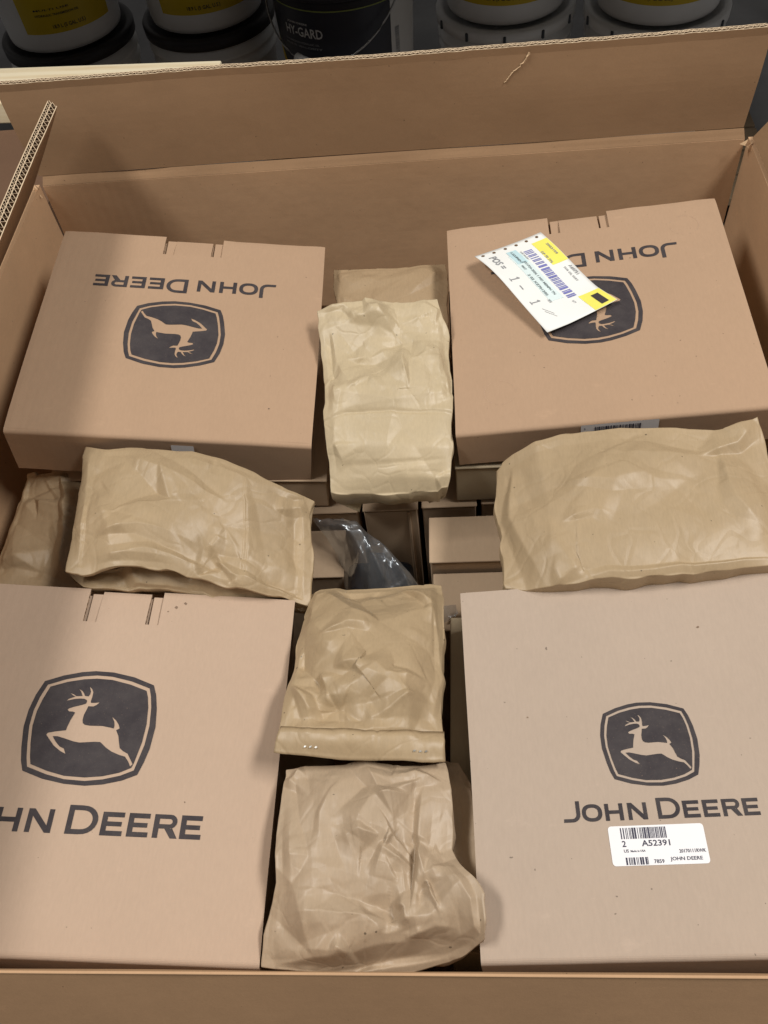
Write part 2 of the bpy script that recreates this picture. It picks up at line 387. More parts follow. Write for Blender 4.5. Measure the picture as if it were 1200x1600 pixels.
# torn scuff on the back flap
def scuff(pts, w, seed):
    rng = np.random.RandomState(seed); V = []; f = []
    pts = np.array(pts); s = np.concatenate([[0], np.cumsum(np.linalg.norm(np.diff(pts, axis=0), axis=1))])
    n = 26
    for i, t in enumerate(np.linspace(0, s[-1], n)):
        p = np.array([np.interp(t, s, pts[:, k]) for k in range(3)])
        ww = w * (0.25 + rng.rand()) * (1 - .5 * t / s[-1]); j = rng.normal(0, w * .35)
        V += [p + np.array([j - ww, -.0008, 0]), p + np.array([j, -.0014 - rng.rand() * .0012, 0]), p + np.array([j + ww, -.0008, 0])]
        if i: a = 3 * i; f += [(a - 3, a - 2, a + 1, a), (a - 2, a - 1, a + 2, a + 1)]
    return V, f
fy = lambda z: YB + .0078 + (z - ZF - .009) / (.12) * .010
pA = [at(829, 88, .92), at(822, 108, .91), at(800, 128, .896), at(789, 143, .886)]
pA = [np.array([p[0], fy(p[2]) - .002, p[2]]) - cart_off for p in pA]
V_, f_ = scuff(pA, .0014, 4); mesh_obj('torn_scuff', V_, f_, M['liner'], bf)
# left flap leaning inward
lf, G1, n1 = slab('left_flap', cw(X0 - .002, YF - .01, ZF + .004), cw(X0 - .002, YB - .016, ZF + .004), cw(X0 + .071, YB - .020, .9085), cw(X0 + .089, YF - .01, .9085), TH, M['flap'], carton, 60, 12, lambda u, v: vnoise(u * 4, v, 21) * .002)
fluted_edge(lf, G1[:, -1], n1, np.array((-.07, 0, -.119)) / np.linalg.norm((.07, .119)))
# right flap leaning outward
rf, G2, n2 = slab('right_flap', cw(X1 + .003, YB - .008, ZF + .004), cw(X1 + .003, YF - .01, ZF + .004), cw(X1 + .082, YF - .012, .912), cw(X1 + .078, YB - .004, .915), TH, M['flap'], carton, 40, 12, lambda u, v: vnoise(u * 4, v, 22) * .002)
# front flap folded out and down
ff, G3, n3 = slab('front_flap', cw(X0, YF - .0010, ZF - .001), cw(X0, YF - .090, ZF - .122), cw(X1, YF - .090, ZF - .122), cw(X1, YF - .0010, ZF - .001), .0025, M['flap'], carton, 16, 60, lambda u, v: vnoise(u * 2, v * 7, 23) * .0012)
bm = bmesh.new()
rows = []
for i, t in enumerate(np.linspace(0, 1, 80)):
    x = X0 + (X1 - X0) * t; row = []
    for a in np.linspace(0, 1, 7):
        an = math.pi * (0.02 + a * .75); r_ = .0012
        row.append(bm.verts.new(Vector(cw(x, YF - .0006 + math.cos(an) * r_, ZF - .0018 + math.sin(an) * r_ + .0006 * float(vnoise(t * 20, 0, 3))))))
    rows.append(row)
for i in range(79):
    for j in range(6): bm.faces.new((rows[i][j], rows[i][j + 1], rows[i + 1][j + 1], rows[i + 1][j]))
bm_obj('score_fold', bm, M['carton'], carton, True)
# torn paper at the two slit corners
for (px, py, sd) in ((60, 296, 2), (1166, 226, 3)):
    rng = np.random.RandomState(sd); c = at(px, py, ZF) - cart_off; V = []; f = []
    for k in range(7):
        p = c + rng.normal(0, .003, 3); b0 = len(V)
        V += [p, p + rng.normal(0, .0035, 3), p + rng.normal(0, .0035, 3) + np.array([0, 0, .0025])]; f.append((b0, b0 + 1, b0 + 2))
    mesh_obj('torn_corner_paper', V, f, M['liner'], carton)

# ------------------------------------------------------------------ printed marks
OUTER = [(-49.7, 40.7), (-34.2, 47.2), (-18.4, 51.5), (-6.5, 53.2), (10.0, 52.8), (29.4, 49.1), (48.5, 42.1), (52.2, 32.8), (55.2, 19.3), (57.1, 2.3), (55.7, -17.9), (53.0, -30.2), (49.3, -41.7), (37.2, -47.3), (21.8, -51.4), (7.1, -53.2), (-10.3, -52.4), (-29.4, -49.0), (-47.7, -42.8), (-51.3, -33.8), (-54.0, -22.4), (-57.1, -3.8), (-56.9, 12.5), (-54.4, 26.8)]
RING1 = [(-46.2, 37.3), (-31.0, 43.6), (-16.8, 47.3), (-4.4, 49.0), (9.7, 48.5), (27.9, 44.8), (45.3, 38.8), (47.8, 31.3), (50.1, 20.2), (51.6, 3.2), (50.6, -14.7), (45.7, -37.9), (35.2, -43.0), (20.9, -47.0), (6.2, -49.1), (-11.3, -48.4), (-27.2, -44.9), (-44.7, -39.1), (-47.2, -31.3), (-49.8, -18.7), (-52.4, -2.4), (-52.3, 12.1), (-50.0, 25.2)]
RING2 = [(-43.5, 35.6), (-29.3, 41.1), (-15.0, 44.5), (-3.7, 45.8), (10.3, 45.3), (27.4, 41.6), (42.9, 36.3), (45.3, 29.9), (47.4, 20.1), (48.8, 4.3), (48.0, -12.4), (44.5, -31.7), (43.1, -35.8), (33.6, -40.6), (20.3, -44.3), (5.5, -46.1), (-11.9, -45.5), (-26.8, -42.1), (-42.5, -36.7), (-44.6, -30.0), (-47.4, -17.4), (-49.7, -2.2), (-49.4, 11.7), (-47.2, 23.2)]
DEER = [(-23.1, 14.3), (-22.1, 15.6), (-18.0, 17.4), (-11.6, 19.5), (-8.3, 20.9), (-7.8, 22.6), (-8.4, 24.4), (-10.7, 25.5), (-14.2, 25.6), (-19.7, 24.8), (-25.8, 22.8), (-24.3, 24.8), (-19.1, 27.2), (-21.7, 28.4), (-24.4, 30.3), (-21.0, 29.3), (-18.4, 27.6), (-13.0, 28.1), (-15.1, 32.2), (-17.7, 34.9), (-14.1, 32.9), (-12.1, 30.7), (-10.8, 28.3), (-7.6, 28.0), (-6.6, 30.1), (-6.4, 32.7), (-8.6, 37.6), (-5.8, 35.2), (-4.2, 32.2), (-4.1, 27.8), (-4.5, 23.4), (-4.0, 21.9), (-0.8, 22.1), (3.6, 22.8), (1.3, 20.2), (-1.2, 18.6), (-5.7, 18.6), (-6.4, 15.3), (-7.7, 10.3), (-7.8, 5.4), (-6.9, 2.5), (-4.9, 1.0), (-0.5, 0.4), (10.6, 0.7), (17.6, -0.4), (20.9, -1.1), (21.1, 1.6), (20.2, 5.1), (17.3, 9.8), (21.6, 6.4), (24.6, 2.7), (26.1, -0.8), (23.4, -2.5), (26.4, -7.7), (28.1, -13.5), (29.8, -18.7), (33.0, -21.2), (37.7, -23.5), (39.5, -26.3), (43.6, -32.4), (41.9, -34.6), (39.2, -30.1), (35.8, -26.1), (30.4, -24.8), (23.2, -22.1), (17.6, -18.7), (14.8, -16.3), (11.9, -14.1), (7.1, -14.1), (-5.9, -15.5), (-11.6, -14.6), (-19.9, -12.2), (-25.9, -10.7), (-30.0, -10.9), (-26.3, -15.7), (-22.0, -19.8), (-17.7, -21.7), (-15.3, -26.2), (-20.4, -23.9), (-27.1, -19.3), (-32.3, -13.7), (-35.8, -9.8), (-34.9, -8.0), (-29.1, -6.5), (-20.0, -4.9), (-19.6, -1.8), (-18.3, 4.3), (-15.8, 11.9), (-18.0, 12.8), (-21.4, 12.8)]

def fill2d(loops):
    """even-odd fill of closed 2-D loops -> verts, faces (z = 0)"""
    cu = bpy.data.curves.new('tmp', 'CURVE'); cu.dimensions = '2D'; cu.fill_mode = 'BOTH'
    for lp in loops:
        sp = cu.splines.new('POLY'); sp.points.add(len(lp) - 1); sp.use_cyclic_u = True
        for p, (x, y) in zip(sp.points, lp): p.co = (x, y, 0, 1)
    o = bpy.data.objects.new('tmp', cu)
    me = o.to_mesh()
    V = [(v.co.x, v.co.y) for v in me.vertices]; Fc = [tuple(p.vertices) for p in me.polygons]
    o.to_mesh_clear(); bpy.data.objects.remove(o); bpy.data.curves.remove(cu)
    return np.array(V).reshape(-1, 2), Fc
def text2d(s, width=None, height=None, bold=.018):
    cu = bpy.data.curves.new('tmp', 'FONT'); cu.body = s; cu.size = 1.0; cu.resolution_u = 2; cu.offset = bold
    o = bpy.data.objects.new('tmp', cu); me = o.to_mesh()
    V = np.array([(v.co.x, v.co.y) for v in me.vertices]).reshape(-1, 2); Fc = [tuple(p.vertices) for p in me.polygons]
    o.to_mesh_clear(); bpy.data.objects.remove(o); bpy.data.curves.remove(cu)
    V = V - V.min(0); sz = V.max(0)
    if height: V[:, 1] *= height / sz[1]
    if width: V[:, 0] *= width / sz[0]
    elif height: V[:, 0] *= height / sz[1]
    return V, Fc
class Flat:
    """collects flat print, then maps it onto a surface"""
    def __init__(s): s.V = []; s.F = []
    def add(s, V, Fc, x=0, y=0, rot=0.0):
        V = np.array(V, float); c, n = math.cos(rot), math.sin(rot)
        W = np.stack([V[:, 0] * c - V[:, 1] * n + x, V[:, 0] * n + V[:, 1] * c + y], 1)
        b = len(s.V); s.V += W.tolist(); s.F += [tuple(i + b for i in f) for f in Fc]; return s
    def rect(s, x0, y0, x1, y1, rot=0, ox=0, oy=0):
        return s.add([(x0, y0), (x1, y0), (x1, y1), (x0, y1)], [(0, 1, 2, 3)], ox, oy, rot)
    def text(s, t, x, y, w=None, h=None): 
        V, Fc = text2d(t, w, h); return s.add(V, Fc, x, y)
    def bars(s, x0, x1, y0, y1, seed, n=34, duty=.5):  # irregular bar widths
        rng = random.Random(seed); x = x0; wu = (x1 - x0) / n / 1.6
        while x < x1 - wu:
            w = wu * rng.choice((.7, .7, 1.2, 1.9)); s.rect(x, y0, min(x1, x + w), y1); x += w + wu * rng.choice((.6, .9, 1.5))
        return s
    def build(s, name, mat, parent, fn):
        V = [fn(x, y) for x, y in s.V]
        o = mesh_obj(name, V, s.F, mat, parent)
        # every print faces outward
        return o

def emblem2d(sc=1.0):
    V, F = fill2d([OUTER, RING1]); V2, F2 = fill2d([RING2, DEER])
    b = len(V); return np.concatenate([V, V2]) * sc, F + [tuple(i + b for i in f) for f in F2]

# wordmark letters, extended sans, in mm (small capitals 13.2 high, large capitals 16.2)
def L_E(x0, x1, h, s=3.0):
    return [[(x0, 0), (x1, 0), (x1, s * .92), (x0 + s, s * .92), (x0 + s, h / 2 - s * .43), (x1 - .9, h / 2 - s * .43), (x1 - .9, h / 2 + s * .43), (x0 + s, h / 2 + s * .43), (x0 + s, h - s * .92), (x1, h - s * .92), (x1, h), (x0, h)]]
def L_H(x0, x1, h, s=3.0):
    return [[(x0, 0), (x0 + s, 0), (x0 + s, h / 2 - s * .45), (x1 - s, h / 2 - s * .45), (x1 - s, 0), (x1, 0), (x1, h), (x1 - s, h), (x1 - s, h / 2 + s * .45), (x0 + s, h / 2 + s * .45), (x0 + s, h), (x0, h)]]
def L_N(x0, x1, h, s=3.0):
    return [[(x0, 0), (x0 + s * .95, 0), (x0 + s * .95, h - s * 1.35), (x1 - s * 1.1, 0), (x1, 0), (x1, h), (x1 - s * .95, h), (x1 - s * .95, s * 1.35), (x0 + s * 1.1, h), (x0, h)]]
def ell(cx, cy, a, b, n=28, e=2.35):
    r = []
    for k in range(n):
        t = 2 * math.pi * k / n; c, q = math.cos(t), math.sin(t)
        r.append((cx + a * math.copysign(abs(c) ** (2 / e), c), cy + b * math.copysign(abs(q) ** (2 / e), q)))
    return r
def L_O(x0, x1, h, s=3.0):
    cx, a = (x0 + x1) / 2, (x1 - x0) / 2
    return [ell(cx, h / 2, a, h / 2 + .2), ell(cx, h / 2, a - s, h / 2 - s * .85)]
def L_D(x0, x1, h, s=3.1):
    def half(xa, xb, ya, yb):
        pts = [(xa, ya)]; cx = xa + (xb - xa) * .42
        for k in range(13):
            t = -math.pi / 2 + math.pi * k / 12
            pts.append((cx + (xb - cx) * math.cos(t) ** .85 if math.cos(t) > 1e-6 else cx, (ya + yb) / 2 + (yb - ya) / 2 * math.sin(t)))
        return pts + [(xa, yb)]
    return [half(x0, x1, 0, h), half(x0 + s, x1 - s, s * .9, h - s * .9)]
def L_R(x0, x1, h, s=3.0):
    b = h * .40
    out = [(x0, 0), (x0 + s, 0), (x0 + s, b), (x0 + (x1 - x0) * .46, b), (x1 - s * 1.15, 0), (x1 + .4, 0), (x0 + (x1 - x0) * .74, b + .5)]
    r0 = (h - b) / 2
    for k in range(9):
        t = -math.pi / 2 + math.pi * k / 8
        out.append((x1 - r0 - .6 + (r0) * math.cos(t), b + r0 + r0 * math.sin(t)))
    out += [(x0, h)]
    r1 = r0 - s * .82; inn = [(x0 + s, b + s * .82)]
    for k in range(7):
        t = -math.pi / 2 + math.pi * k / 6
        inn.append((x1 - r0 - .8 + r1 * math.cos(t), b + r0 + r1 * math.sin(t)))
    inn.append((x0 + s, h - s * .82))
    return [out, inn]
def L_J(x0, x1, h, s=3.0):
    out = [(x1, h), (x1 - s, h)]
    r = 3.4
    for k in range(6):
        t = -math.pi / 2 * k / 5
        out.append((x1 - s - r + r * math.cos(t), r + s * .9 - .2 + r * math.sin(t)))
    out += [(x0, s * .9 - .2), (x0 - .3, -.2)]
    r2 = r + s * .9
    for k in range(6):
        t = -math.pi / 2 + math.pi / 2 * k / 5
        out.append((x1 - r2 + r2 * math.cos(t), r2 - .2 + r2 * math.sin(t)))
    return [out]
def wordmark2d(sc=1.0):
    loops = [L_J(0, 12.8, 16.2), L_O(14.2, 29.6, 13.2), L_H(31.8, 45.6, 13.2), L_N(49.2, 63.6, 13.2), L_D(71.4, 88.6, 16.2),
             L_E(90.8, 103, 13.2), L_E(105.6, 117.4, 13.2), L_R(120, 133.6, 13.2), L_E(135.2, 147, 13.2)]
    V = []; F = []
    for lp in loops:
        v, f = fill2d(lp); b = len(V); V += v.tolist(); F += [tuple(i + b for i in q) for q in f]
    V = np.array(V); V[:, 0] -= 73.5; return V * sc, F

# ------------------------------------------------------------------ printed parts boxes
def parts_box(name, pos, rot, w, d, h, mat, seed, slots=None, label='', wave=.0022, floor_z=None):
    """pos = centre of the lid; lid panel + front panel roll over one score; tuck slots at the back edge"""
    Rm = Euler([R(a) for a in rot]).to_matrix()
    base = Vector(pos) + Rm @ Vector((0, 0, -h))
    root = empty(name, base, [R(a) for a in rot]); tag(root, label, 'box', 'printed parts boxes')
    T = 0.0030
    # lid grid
    xs = set(np.linspace(-w / 2, w / 2, 60).round(5)); ys = set(np.linspace(-d / 2 + .005, d / 2, 56).round(5))
    cut = []
    if slots:
        (a0, a1), (b0, b1), dep, rec = slots
        for s_ in (a0, a1, b0, b1): xs.add(round(s_, 5))
        ys.add(round(d / 2 - dep, 5)); ys.add(round(d / 2 - rec, 5))
    xs = np.array(sorted(xs)); ys = np.array(sorted(ys))
    def edge_w(x): return vnoise(x * 9 + 2, x * 0 + 1, seed) * wave + vnoise(x * 31, x * 0 + 1, seed + 1) * wave * .25
    prof = [(y, 0.0, 0.0) for y in ys[::-1]]          # (y, z, weight)
    r = .005
    for k in range(1, 7):
        a = math.pi / 2 * k / 6
        prof.append((-d / 2 + r - r * math.sin(a), -r + r * math.cos(a), 1.0))
    for z in np.linspace(-r - .004, -h, 8): prof.append((-d / 2, z, 1.0))
    nP, nX = len(prof), len(xs)
    V = np.zeros((nP, nX, 3))
    for i, (y, z, wt) in enumerate(prof):
        e = edge_w(xs)
        near = max(0.0, 1 - (y + d / 2) / .035) if i < len(ys) else 1.0
        dz = e * near * near
        if slots and i < len(ys):
            (a0, a1), (b0, b1), dep, rec = slots
            dz = dz - .0034 * max(0.0, (y - (d / 2 - dep)) / dep) ** 1.5 * ((xs >= a1 - 1e-6) & (xs <= b0 + 1e-6))
        # soft wear at the left and right rims of the lid
        rim = np.maximum(0, 1 - (w / 2 - np.abs(xs)) / .006) ** 2 * -.0005
        bk = max(0.0, 1 - (d / 2 - y) / .012) ** 2 * (vnoise(xs * 40, xs * 0 + 5, seed + 3) * .0006 - .0006) if i < len(ys) else 0
        V[i, :, 0] = xs + (vnoise(np.full(nX, y * 8), xs * 0 + 2, seed + 7) * .0010) * np.sign(xs) * (np.abs(xs) > w / 2 - .012)
        V[i, :, 1] = y - (e * .5 if i >= len(ys) else e * .5 * near * near)
        V[i, :, 2] = z + (dz + rim + bk if i < len(ys) else dz * max(0.0, 1 + z / h))
    faces = []
    for i in range(nP - 1):
        for j in range(nX - 1):
            xc = (xs[j] + xs[j + 1]) / 2
            if slots and i < len(ys) - 1:
                yc = (prof[i][0] + prof[i + 1][0]) / 2
                (a0, a1), (b0, b1), dep, rec = slots
                if yc > d / 2 - dep and (a0 < xc < a1 or b0 < xc < b1): continue
                if yc > d / 2 - rec and a1 < xc < b0: continue
            faces.append((i * nX + j, (i + 1) * nX + j, (i + 1) * nX + j + 1, i * nX + j + 1))
    V[:, :, 2] += h
    me = bpy.data.meshes.new('lid')
    me.from_pydata([tuple(v) for v in V.reshape(-1, 3)], [], faces); me.materials.append(mat); me.materials.append(M['rim'])
    bm = bmesh.new(); bm.from_mesh(me)
    bmesh.ops.delete(bm, geom=[v for v in bm.verts if not v.link_faces], context='VERTS')
    bm.to_mesh(me); bm.free()
    lid = bpy.data.objects.new('lid', me); col.objects.link(lid); lid.parent = root
    so = lid.modifiers.new('thickness', 'SOLIDIFY'); so.thickness = T; so.offset = -1; so.material_offset_rim = 1
    bv = box_bm(-w / 2 + .0025, w / 2 - .0025, -d / 2 + T + .0008, d / 2 - .003, 0, h - T - (.0040 if slots else .0003), .0015, 1)
    bm_obj('body', bv, mat, root)
    if slots:
        (a0, a1), (b0, b1), dep, rec = slots
        for (q0, q1) in ((a0, a1), (b0, b1)):
            # folded tab seen in the slot, lip standing at the back
            bm_obj('tuck_tab', box_bm(q0 + .0026, q1 + .0030, d / 2 - dep - .0020, d / 2 - .0040, h - T - .0045, h - .0034, .0003, 1), mat, root)
    return root
def print_on(root, flat, name, mat, h, off=.00035):
    return flat.build(name, mat, root, lambda x, y: (x / 1000, y / 1000, h + off))

A = parts_box('parts_box', (-0.3114, 0.7677, 0.7729), (2.02, 9.26, .92), .3223, .3217, .066, M['box'], 11,
              ((-.0370, -.0235), (.0215, .0345), .0325, .0045), 'printed brown box at back left, lying half in the shadow of the carton flap', .0030)
V_, F_ = emblem2d(); print_on(A, Flat().add(V_, F_, -4, -7, math.pi), 'printed_emblem', M['ink'], .066)
V_, F_ = wordmark2d(1.465); print_on(A, Flat().add(V_, F_, -2.5, 84.5, math.pi), 'printed_lettering', M['ink'], .066)
B_ = parts_box('parts_box', (0.1623, 0.7741, 0.767), (1.98, -3.99, .11), .3229, .3297, .052, M['box'], 23,
               ((-.0375, -.0245), (.0215, .0335), .031, .0045), 'printed brown box at back right with a paper ticket lying on its lid', .0012)
V_, F_ = emblem2d(); print_on(B_, Flat().add(V_, F_, -6, -1, math.pi), 'printed_emblem', M['ink'], .052)
V_, F_ = wordmark2d(1.465); print_on(B_, Flat().add(V_, F_, -3.5, 93, math.pi), 'printed_lettering', M['ink'], .052)
C_ = parts_box('parts_box', (-0.3322, 0.2805, 0.732), (-.75, 8.66, -.41), .345, .3282, .062, M['box_cool'], 37,
               ((-.0275, -.0150), (.0315, .0440), .0365, .0010), 'printed brown box at front left with a large upright leaping deer emblem', .0012)
V_, F_ = emblem2d(); print_on(C_, Flat().add(V_, F_, 2.75, 23), 'printed_emblem', M['ink'], .062)
V_, F_ = wordmark2d(1.47); print_on(C_, Flat().add(V_, F_, 5.3, -70.5), 'printed_lettering', M['ink'], .062)
D_ = parts_box('parts_box', (0.1738, 0.2732, 0.7473), (-.89, -3.01, .96), .34, .3139, .060, M['box_grey'], 41, None,
               'printed brown box at front right with a white barcode sticker on its lid', .0012)
V_, F_ = emblem2d(.665); print_on(D_, Flat().add(V_, F_, -24.8, 2.5), 'printed_emblem', M['ink'], .060)
V_, F_ = wordmark2d(1.0); print_on(D_, Flat().add(V_, F_, -26, -58.4), 'printed_lettering', M['ink'], .060)

# sticker on the front right box: local frame, 71 x 29.5 mm, lower left at (-67.5, -92.3)
def rrect(x0, y0, x1, y1, r, n=5):
    p = []
    for cx, cy, a in ((x1 - r, y1 - r, 0), (x0 + r, y1 - r, 90), (x0 + r, y0 + r, 180), (x1 - r, y0 + r, 270)):
        for k in range(n + 1):
            t = R(a + 90 * k / n); p.append((cx + r * math.cos(t), cy + r * math.sin(t)))
    return p
def sticker(root, z, x, y):
    V, F = fill2d([rrect(0, 0, 71, 29.5, 2.6)])
    st = Flat().add(V, F, x, y).build('sticker', M['label'], root, lambda a, b: (a / 1000, b / 1000, z + .0004))
    k = Flat()
    k.bars(9, 43, 19.6, 28.0, 5, 30)
    k.text('2', 9, 13.8, h=4.6); k.text('A52391', 23.5, 13.8, w=21, h=4.6)
    k.text('US', 9.6, 9.6, h=2.4); k.text('Made in USA', 14.5, 9.8, w=11, h=1.6)
    k.text('20170111RWK', 50, 8.2, w=19.5, h=2.7)
    k.bars(10, 27, 0.6, 6.0, 9, 16)
    k.text('7859', 30.5, 1.2, w=7.5, h=2.9); k.text('JOHN DEERE', 42.5, 2.0, w=23.5, h=3.5)
    Fl = Flat().add(k.V, k.F, x, y)
    Fl.build('sticker_print', M['label_ink'], st, lambda a, b: (a / 1000, b / 1000, z + .0006))
sticker(D_, .060, -67.5, -92.3)
# barcode label on the front panel of the back right box
def front_label(root, d, h, x0, x1, z0, z1, bars=True):
    fn = lambda off: (lambda a, b: (a / 1000, -d / 2 - off, h + b / 1000))
    V, F = fill2d([rrect(x0, z0, x1, z1, 1.2)])
    st = Flat().add(V, F).build('barcode_label', M['label'], root, fn(.0010))
    if bars:
        k = Flat(); k.bars(x0 + 14, x0 + 14 + 47, z0 + 14, z1 - 3.5, 77, 34); k.text('2', x0 + 3, z1 - 7, h=2.6); k.text('P551423', x0 + 15, z0 + 7, w=30, h=4)
        k.build('label_print', M['label_ink'], st, fn(.0014))
front_label(B_, .3297, .052, -33, 45, -34, -1.5)
front_label(A, .3217, .066, 12, 36, -34, -9, bars=False)
# round score marks pressed into the lid of the back right box
rng_m = random.Random(5)
for (px, py) in ((118, 122), (-112, -112)):
    k = Flat()
    for q in range(34):
        if rng_m.random() < .25: continue
        a = 2 * math.pi * q / 34; k.rect(-1.1, -.22, 1.1, .22, a + math.pi / 2, px + 16.5 * math.cos(a), py + 16.5 * math.sin(a))
    print_on(B_, k, 'pressed_ring', M['rub'], .052, .0003)['kind'] = 'stuff'
def blot(root, h, x, y, r, mat, seed):
    rg = random.Random(seed); n = 9
    p = [(x + r * rg.uniform(.5, 1.2) * math.cos(2 * math.pi * q / n), y + r * rg.uniform(.4, 1.1) * math.sin(2 * math.pi * q / n)) for q in range(n)]
    print_on(root, Flat().add(p, [tuple(range(n))]), 'scuff_mark', mat, h, .0003)
for (x, y, r_, sd) in ((58, 148, 2.0, 1), (66, 153, 1.6, 2), (51, 143, 1.0, 3)): blot(C_, .062, x, y, r_, M['scuff'], sd)
blot(C_, .062, 96, -40, .7, M['scuff'], 4); blot(D_, .060, 34, 105, 1.3, M['scuff'], 5); blot(A, .066, 112, -112, 1.2, M['scuff'], 6); blot(D_, .060, -120, 30, 1.0, M['scuff'], 7)

# ------------------------------------------------------------------ ticket lying on the back right box
def ticket():
    root = empty('paper_ticket')
    tag(root, 'white paper ticket with yellow corners and blue barcode lying across a box lid', 'ticket')
    Rb = Euler([R(a) for a in (1.98, -3.99, .11)]).to_matrix(); cb = Vector((0.1623, 0.7741, 0.767))
    root.location = cb + Rb @ Vector((-.05, .045, .001)); root.rotation_euler = Euler([R(a) for a in (1.98, -3.99, .11)])
    o = np.array([-.1234 + .05, .0918 - .045]); es = np.array([.0740, -.1302]); es = es / np.linalg.norm(es)
    et = np.array([.0736, .037]); et = et / np.linalg.norm(et)
    L, W = .148, .084
    def fn(off):
        def f(s, t):
            s /= 1000; t /= 1000
            p = o + es * s + et * t
            a, b = s / L, t / W
            z = .0155 * (1 - b) ** 1.7 * (math.sin(math.pi * (a * .85 + .12)) * .75 + .3) + .006 * (1 - a) ** 2 + .007 * max(0, a - .75) * 4 * max(0, b - .3) + .0018 * math.sin(a * 7) + .0012
            p = p + et * (-.006 * (1 - b) ** 2)
            return (p[0], p[1], z + off)
        return f
    n, mm = 30, 18
    g = fn(0); V = [g(i * L * 1000 / n, j * W * 1000 / mm) for i in range(n + 1) for j in range(mm + 1)]
    F = [(i * (mm + 1) + j, (i + 1) * (mm + 1) + j, (i + 1) * (mm + 1) + j + 1, i * (mm + 1) + j + 1) for i in range(n) for j in range(mm)]
    sh = mesh_obj('sheet', V, F, M['ticket'], root, True)
    so = sh.modifiers.new('thickness', 'SOLIDIFY'); so.thickness = .0002; so.offset = -1
    def grid_rect(fl, x0, y0, x1, y1, nx=10, ny=6, skew=0):
        V = []; Fc = []
        for i in range(nx + 1):
            for j in range(ny + 1): V.append((x0 + (x1 - x0) * i / nx + skew * j / ny, y0 + (y1 - y0) * j / ny))
        for i in range(nx):
            for j in range(ny): Fc.append((i * (ny + 1) + j, (i + 1) * (ny + 1) + j, (i + 1) * (ny + 1) + j + 1, i * (ny + 1) + j + 1))
        fl.add(V, Fc)
    for q in ((13, 63, 57, 83.4, 14, 8), (115, 57, 147.6, 83.4, 12, 8)):
        k = Flat(); grid_rect(k, *q); k.build('yellow_panel', M['ticket_yellow'], root, fn(.0003))
    k = Flat(); grid_rect(k, 22, 28, 108, 44, 20, 5); k.build('tint_panel', M['ticket_tint'], root, fn(.0003))
    k = Flat(); grid_rect(k, 14, 30, 40, 42, 8, 4); k.build('tint_panel', M['ticket_tint_deep'], root, fn(.0005))
    k = Flat(); k.bars(22, 112, 47, 57.5, 31, 34); k.build('ticket_barcode', M['ticket_blue'], root, fn(.0006))
    k = Flat(); grid_rect(k, 122, 68, 143, 77, 6, 4); k.build('dark_patch', M['ink'], root, fn(.0006))
    k = Flat(); k.text('POS =', 14, 9, w=27, h=8.5); k.rect(73, 12, 80, 13.2)
    for ox in (59, 100): k.add([(2, .9), (2, 9.2), (.2, 8.0), (.2, 9.3), (2.2, 11), (3.2, 11), (3.2, .9), (5.2, .9), (5.2, 0), (0, 0), (0, .9)], [(0, 1, 5, 6), (1, 2, 3, 4, 5), (7, 6, 0, 10, 9, 8)], ox, 8)
    for a in (116, 121): k.add([(0, 0), (.9, 0), (13.4, 7.0), (12.5, 7.0)], [(0, 1, 2, 3)], a - 2, 14)
    k.build('ticket_print', M['ticket_grey'], root, fn(.0006))
    k = Flat(); k.text('A EQUIPMENT', 16, 33, w=24, h=3.4); k.text('EX1724-2026 1 NO MEMPH TN', 38, 37, w=62, h=3); k.text('2 02 XZ701200', 60, 29, w=38, h=3); k.text('MAT', 44, 31, w=8, h=2.6)
    k.build('ticket_print', M['ticket_dark'], root, fn(.0009))
    k = Flat(); k.text('QTY', 118, 47, w=6, h=2.6); k.build('ticket_print', M['ticket_grey'], root, fn(.0009))
    k = Flat(); k.text('XX', 104, 26, h=3); k.build('ticket_print', M['ticket_grey'], root, fn(.0009))
    k = Flat(); k.text('2003109', 22, 76, w=22, h=3.2); k.text('DP 70 776', 32, 63, w=22, h=3.2); k.text('A60751', 66, 77, w=17, h=4.2); k.text('FOR OIL PART', 66, 71, w=26, h=2.6)
    k.text('SHIP FROM 1', 20, 43.5, w=18, h=2); 
    k.build('ticket_print', M['ticket_grey'], root, fn(.0009))
    k = Flat()
    for t in (7, 20, 34, 47.5, 61, 75): k.add(ell(5.5 + (t % 3) * .2, t, 1.9, 1.9, 12, 2), [tuple(range(12))])
    k.build('punched_hole', M['core'], root, fn(.0004))
    return root
ticket()

# ------------------------------------------------------------------ plain boxes further down in the carton
def plain_box(name, label, x0, x1, y0, y1, z0, z1, mat, seed=0, tilt=(0, 0, 0), lidlip=.0012, split=None, cat='box', group='plain boxes under the top layer'):
    cx, cy = (x0 + x1) / 2, (y0 + y1) / 2
    root = empty(name, (cx, cy, z0), [R(a) for a in tilt]); tag(root, label, cat, group)
    w, d, h = x1 - x0, y1 - y0, z1 - z0; T = .003
    bm_obj('body', box_bm(-w / 2 + .001, w / 2 - .001, -d / 2 + .001, d / 2 - .001, 0, h - T - .0012, .0012, 1), mat, root)
    bm_obj('top_flap', box_bm(-w / 2, w / 2, -d / 2 - lidlip, d / 2, h - T, h, .0012, 2), mat, root)
    bm_obj('seam_shade', box_bm(-w / 2 + .003, w / 2 - .003, -d / 2 - .0005, -d / 2 + .003, h - T - .0014, h - T + .0002), M['core'], root)  # dark strip paints the shade in the seam under the flap
    if split:
        for s_ in split: bm_obj('side_flap', box_bm(-w / 2 + s_, -w / 2 + s_ + .003, -d / 2 - .0022, -d / 2 + .002, 0, h - .006, .0006, 1), mat, root)
    return root
ZL = .627
plain_box('flat_box', 'flat brown box directly under the half shaded back left box', -.460, -.146, .612, .905, .640, .6905, M['inner'], tilt=(0, 4.0, 0))
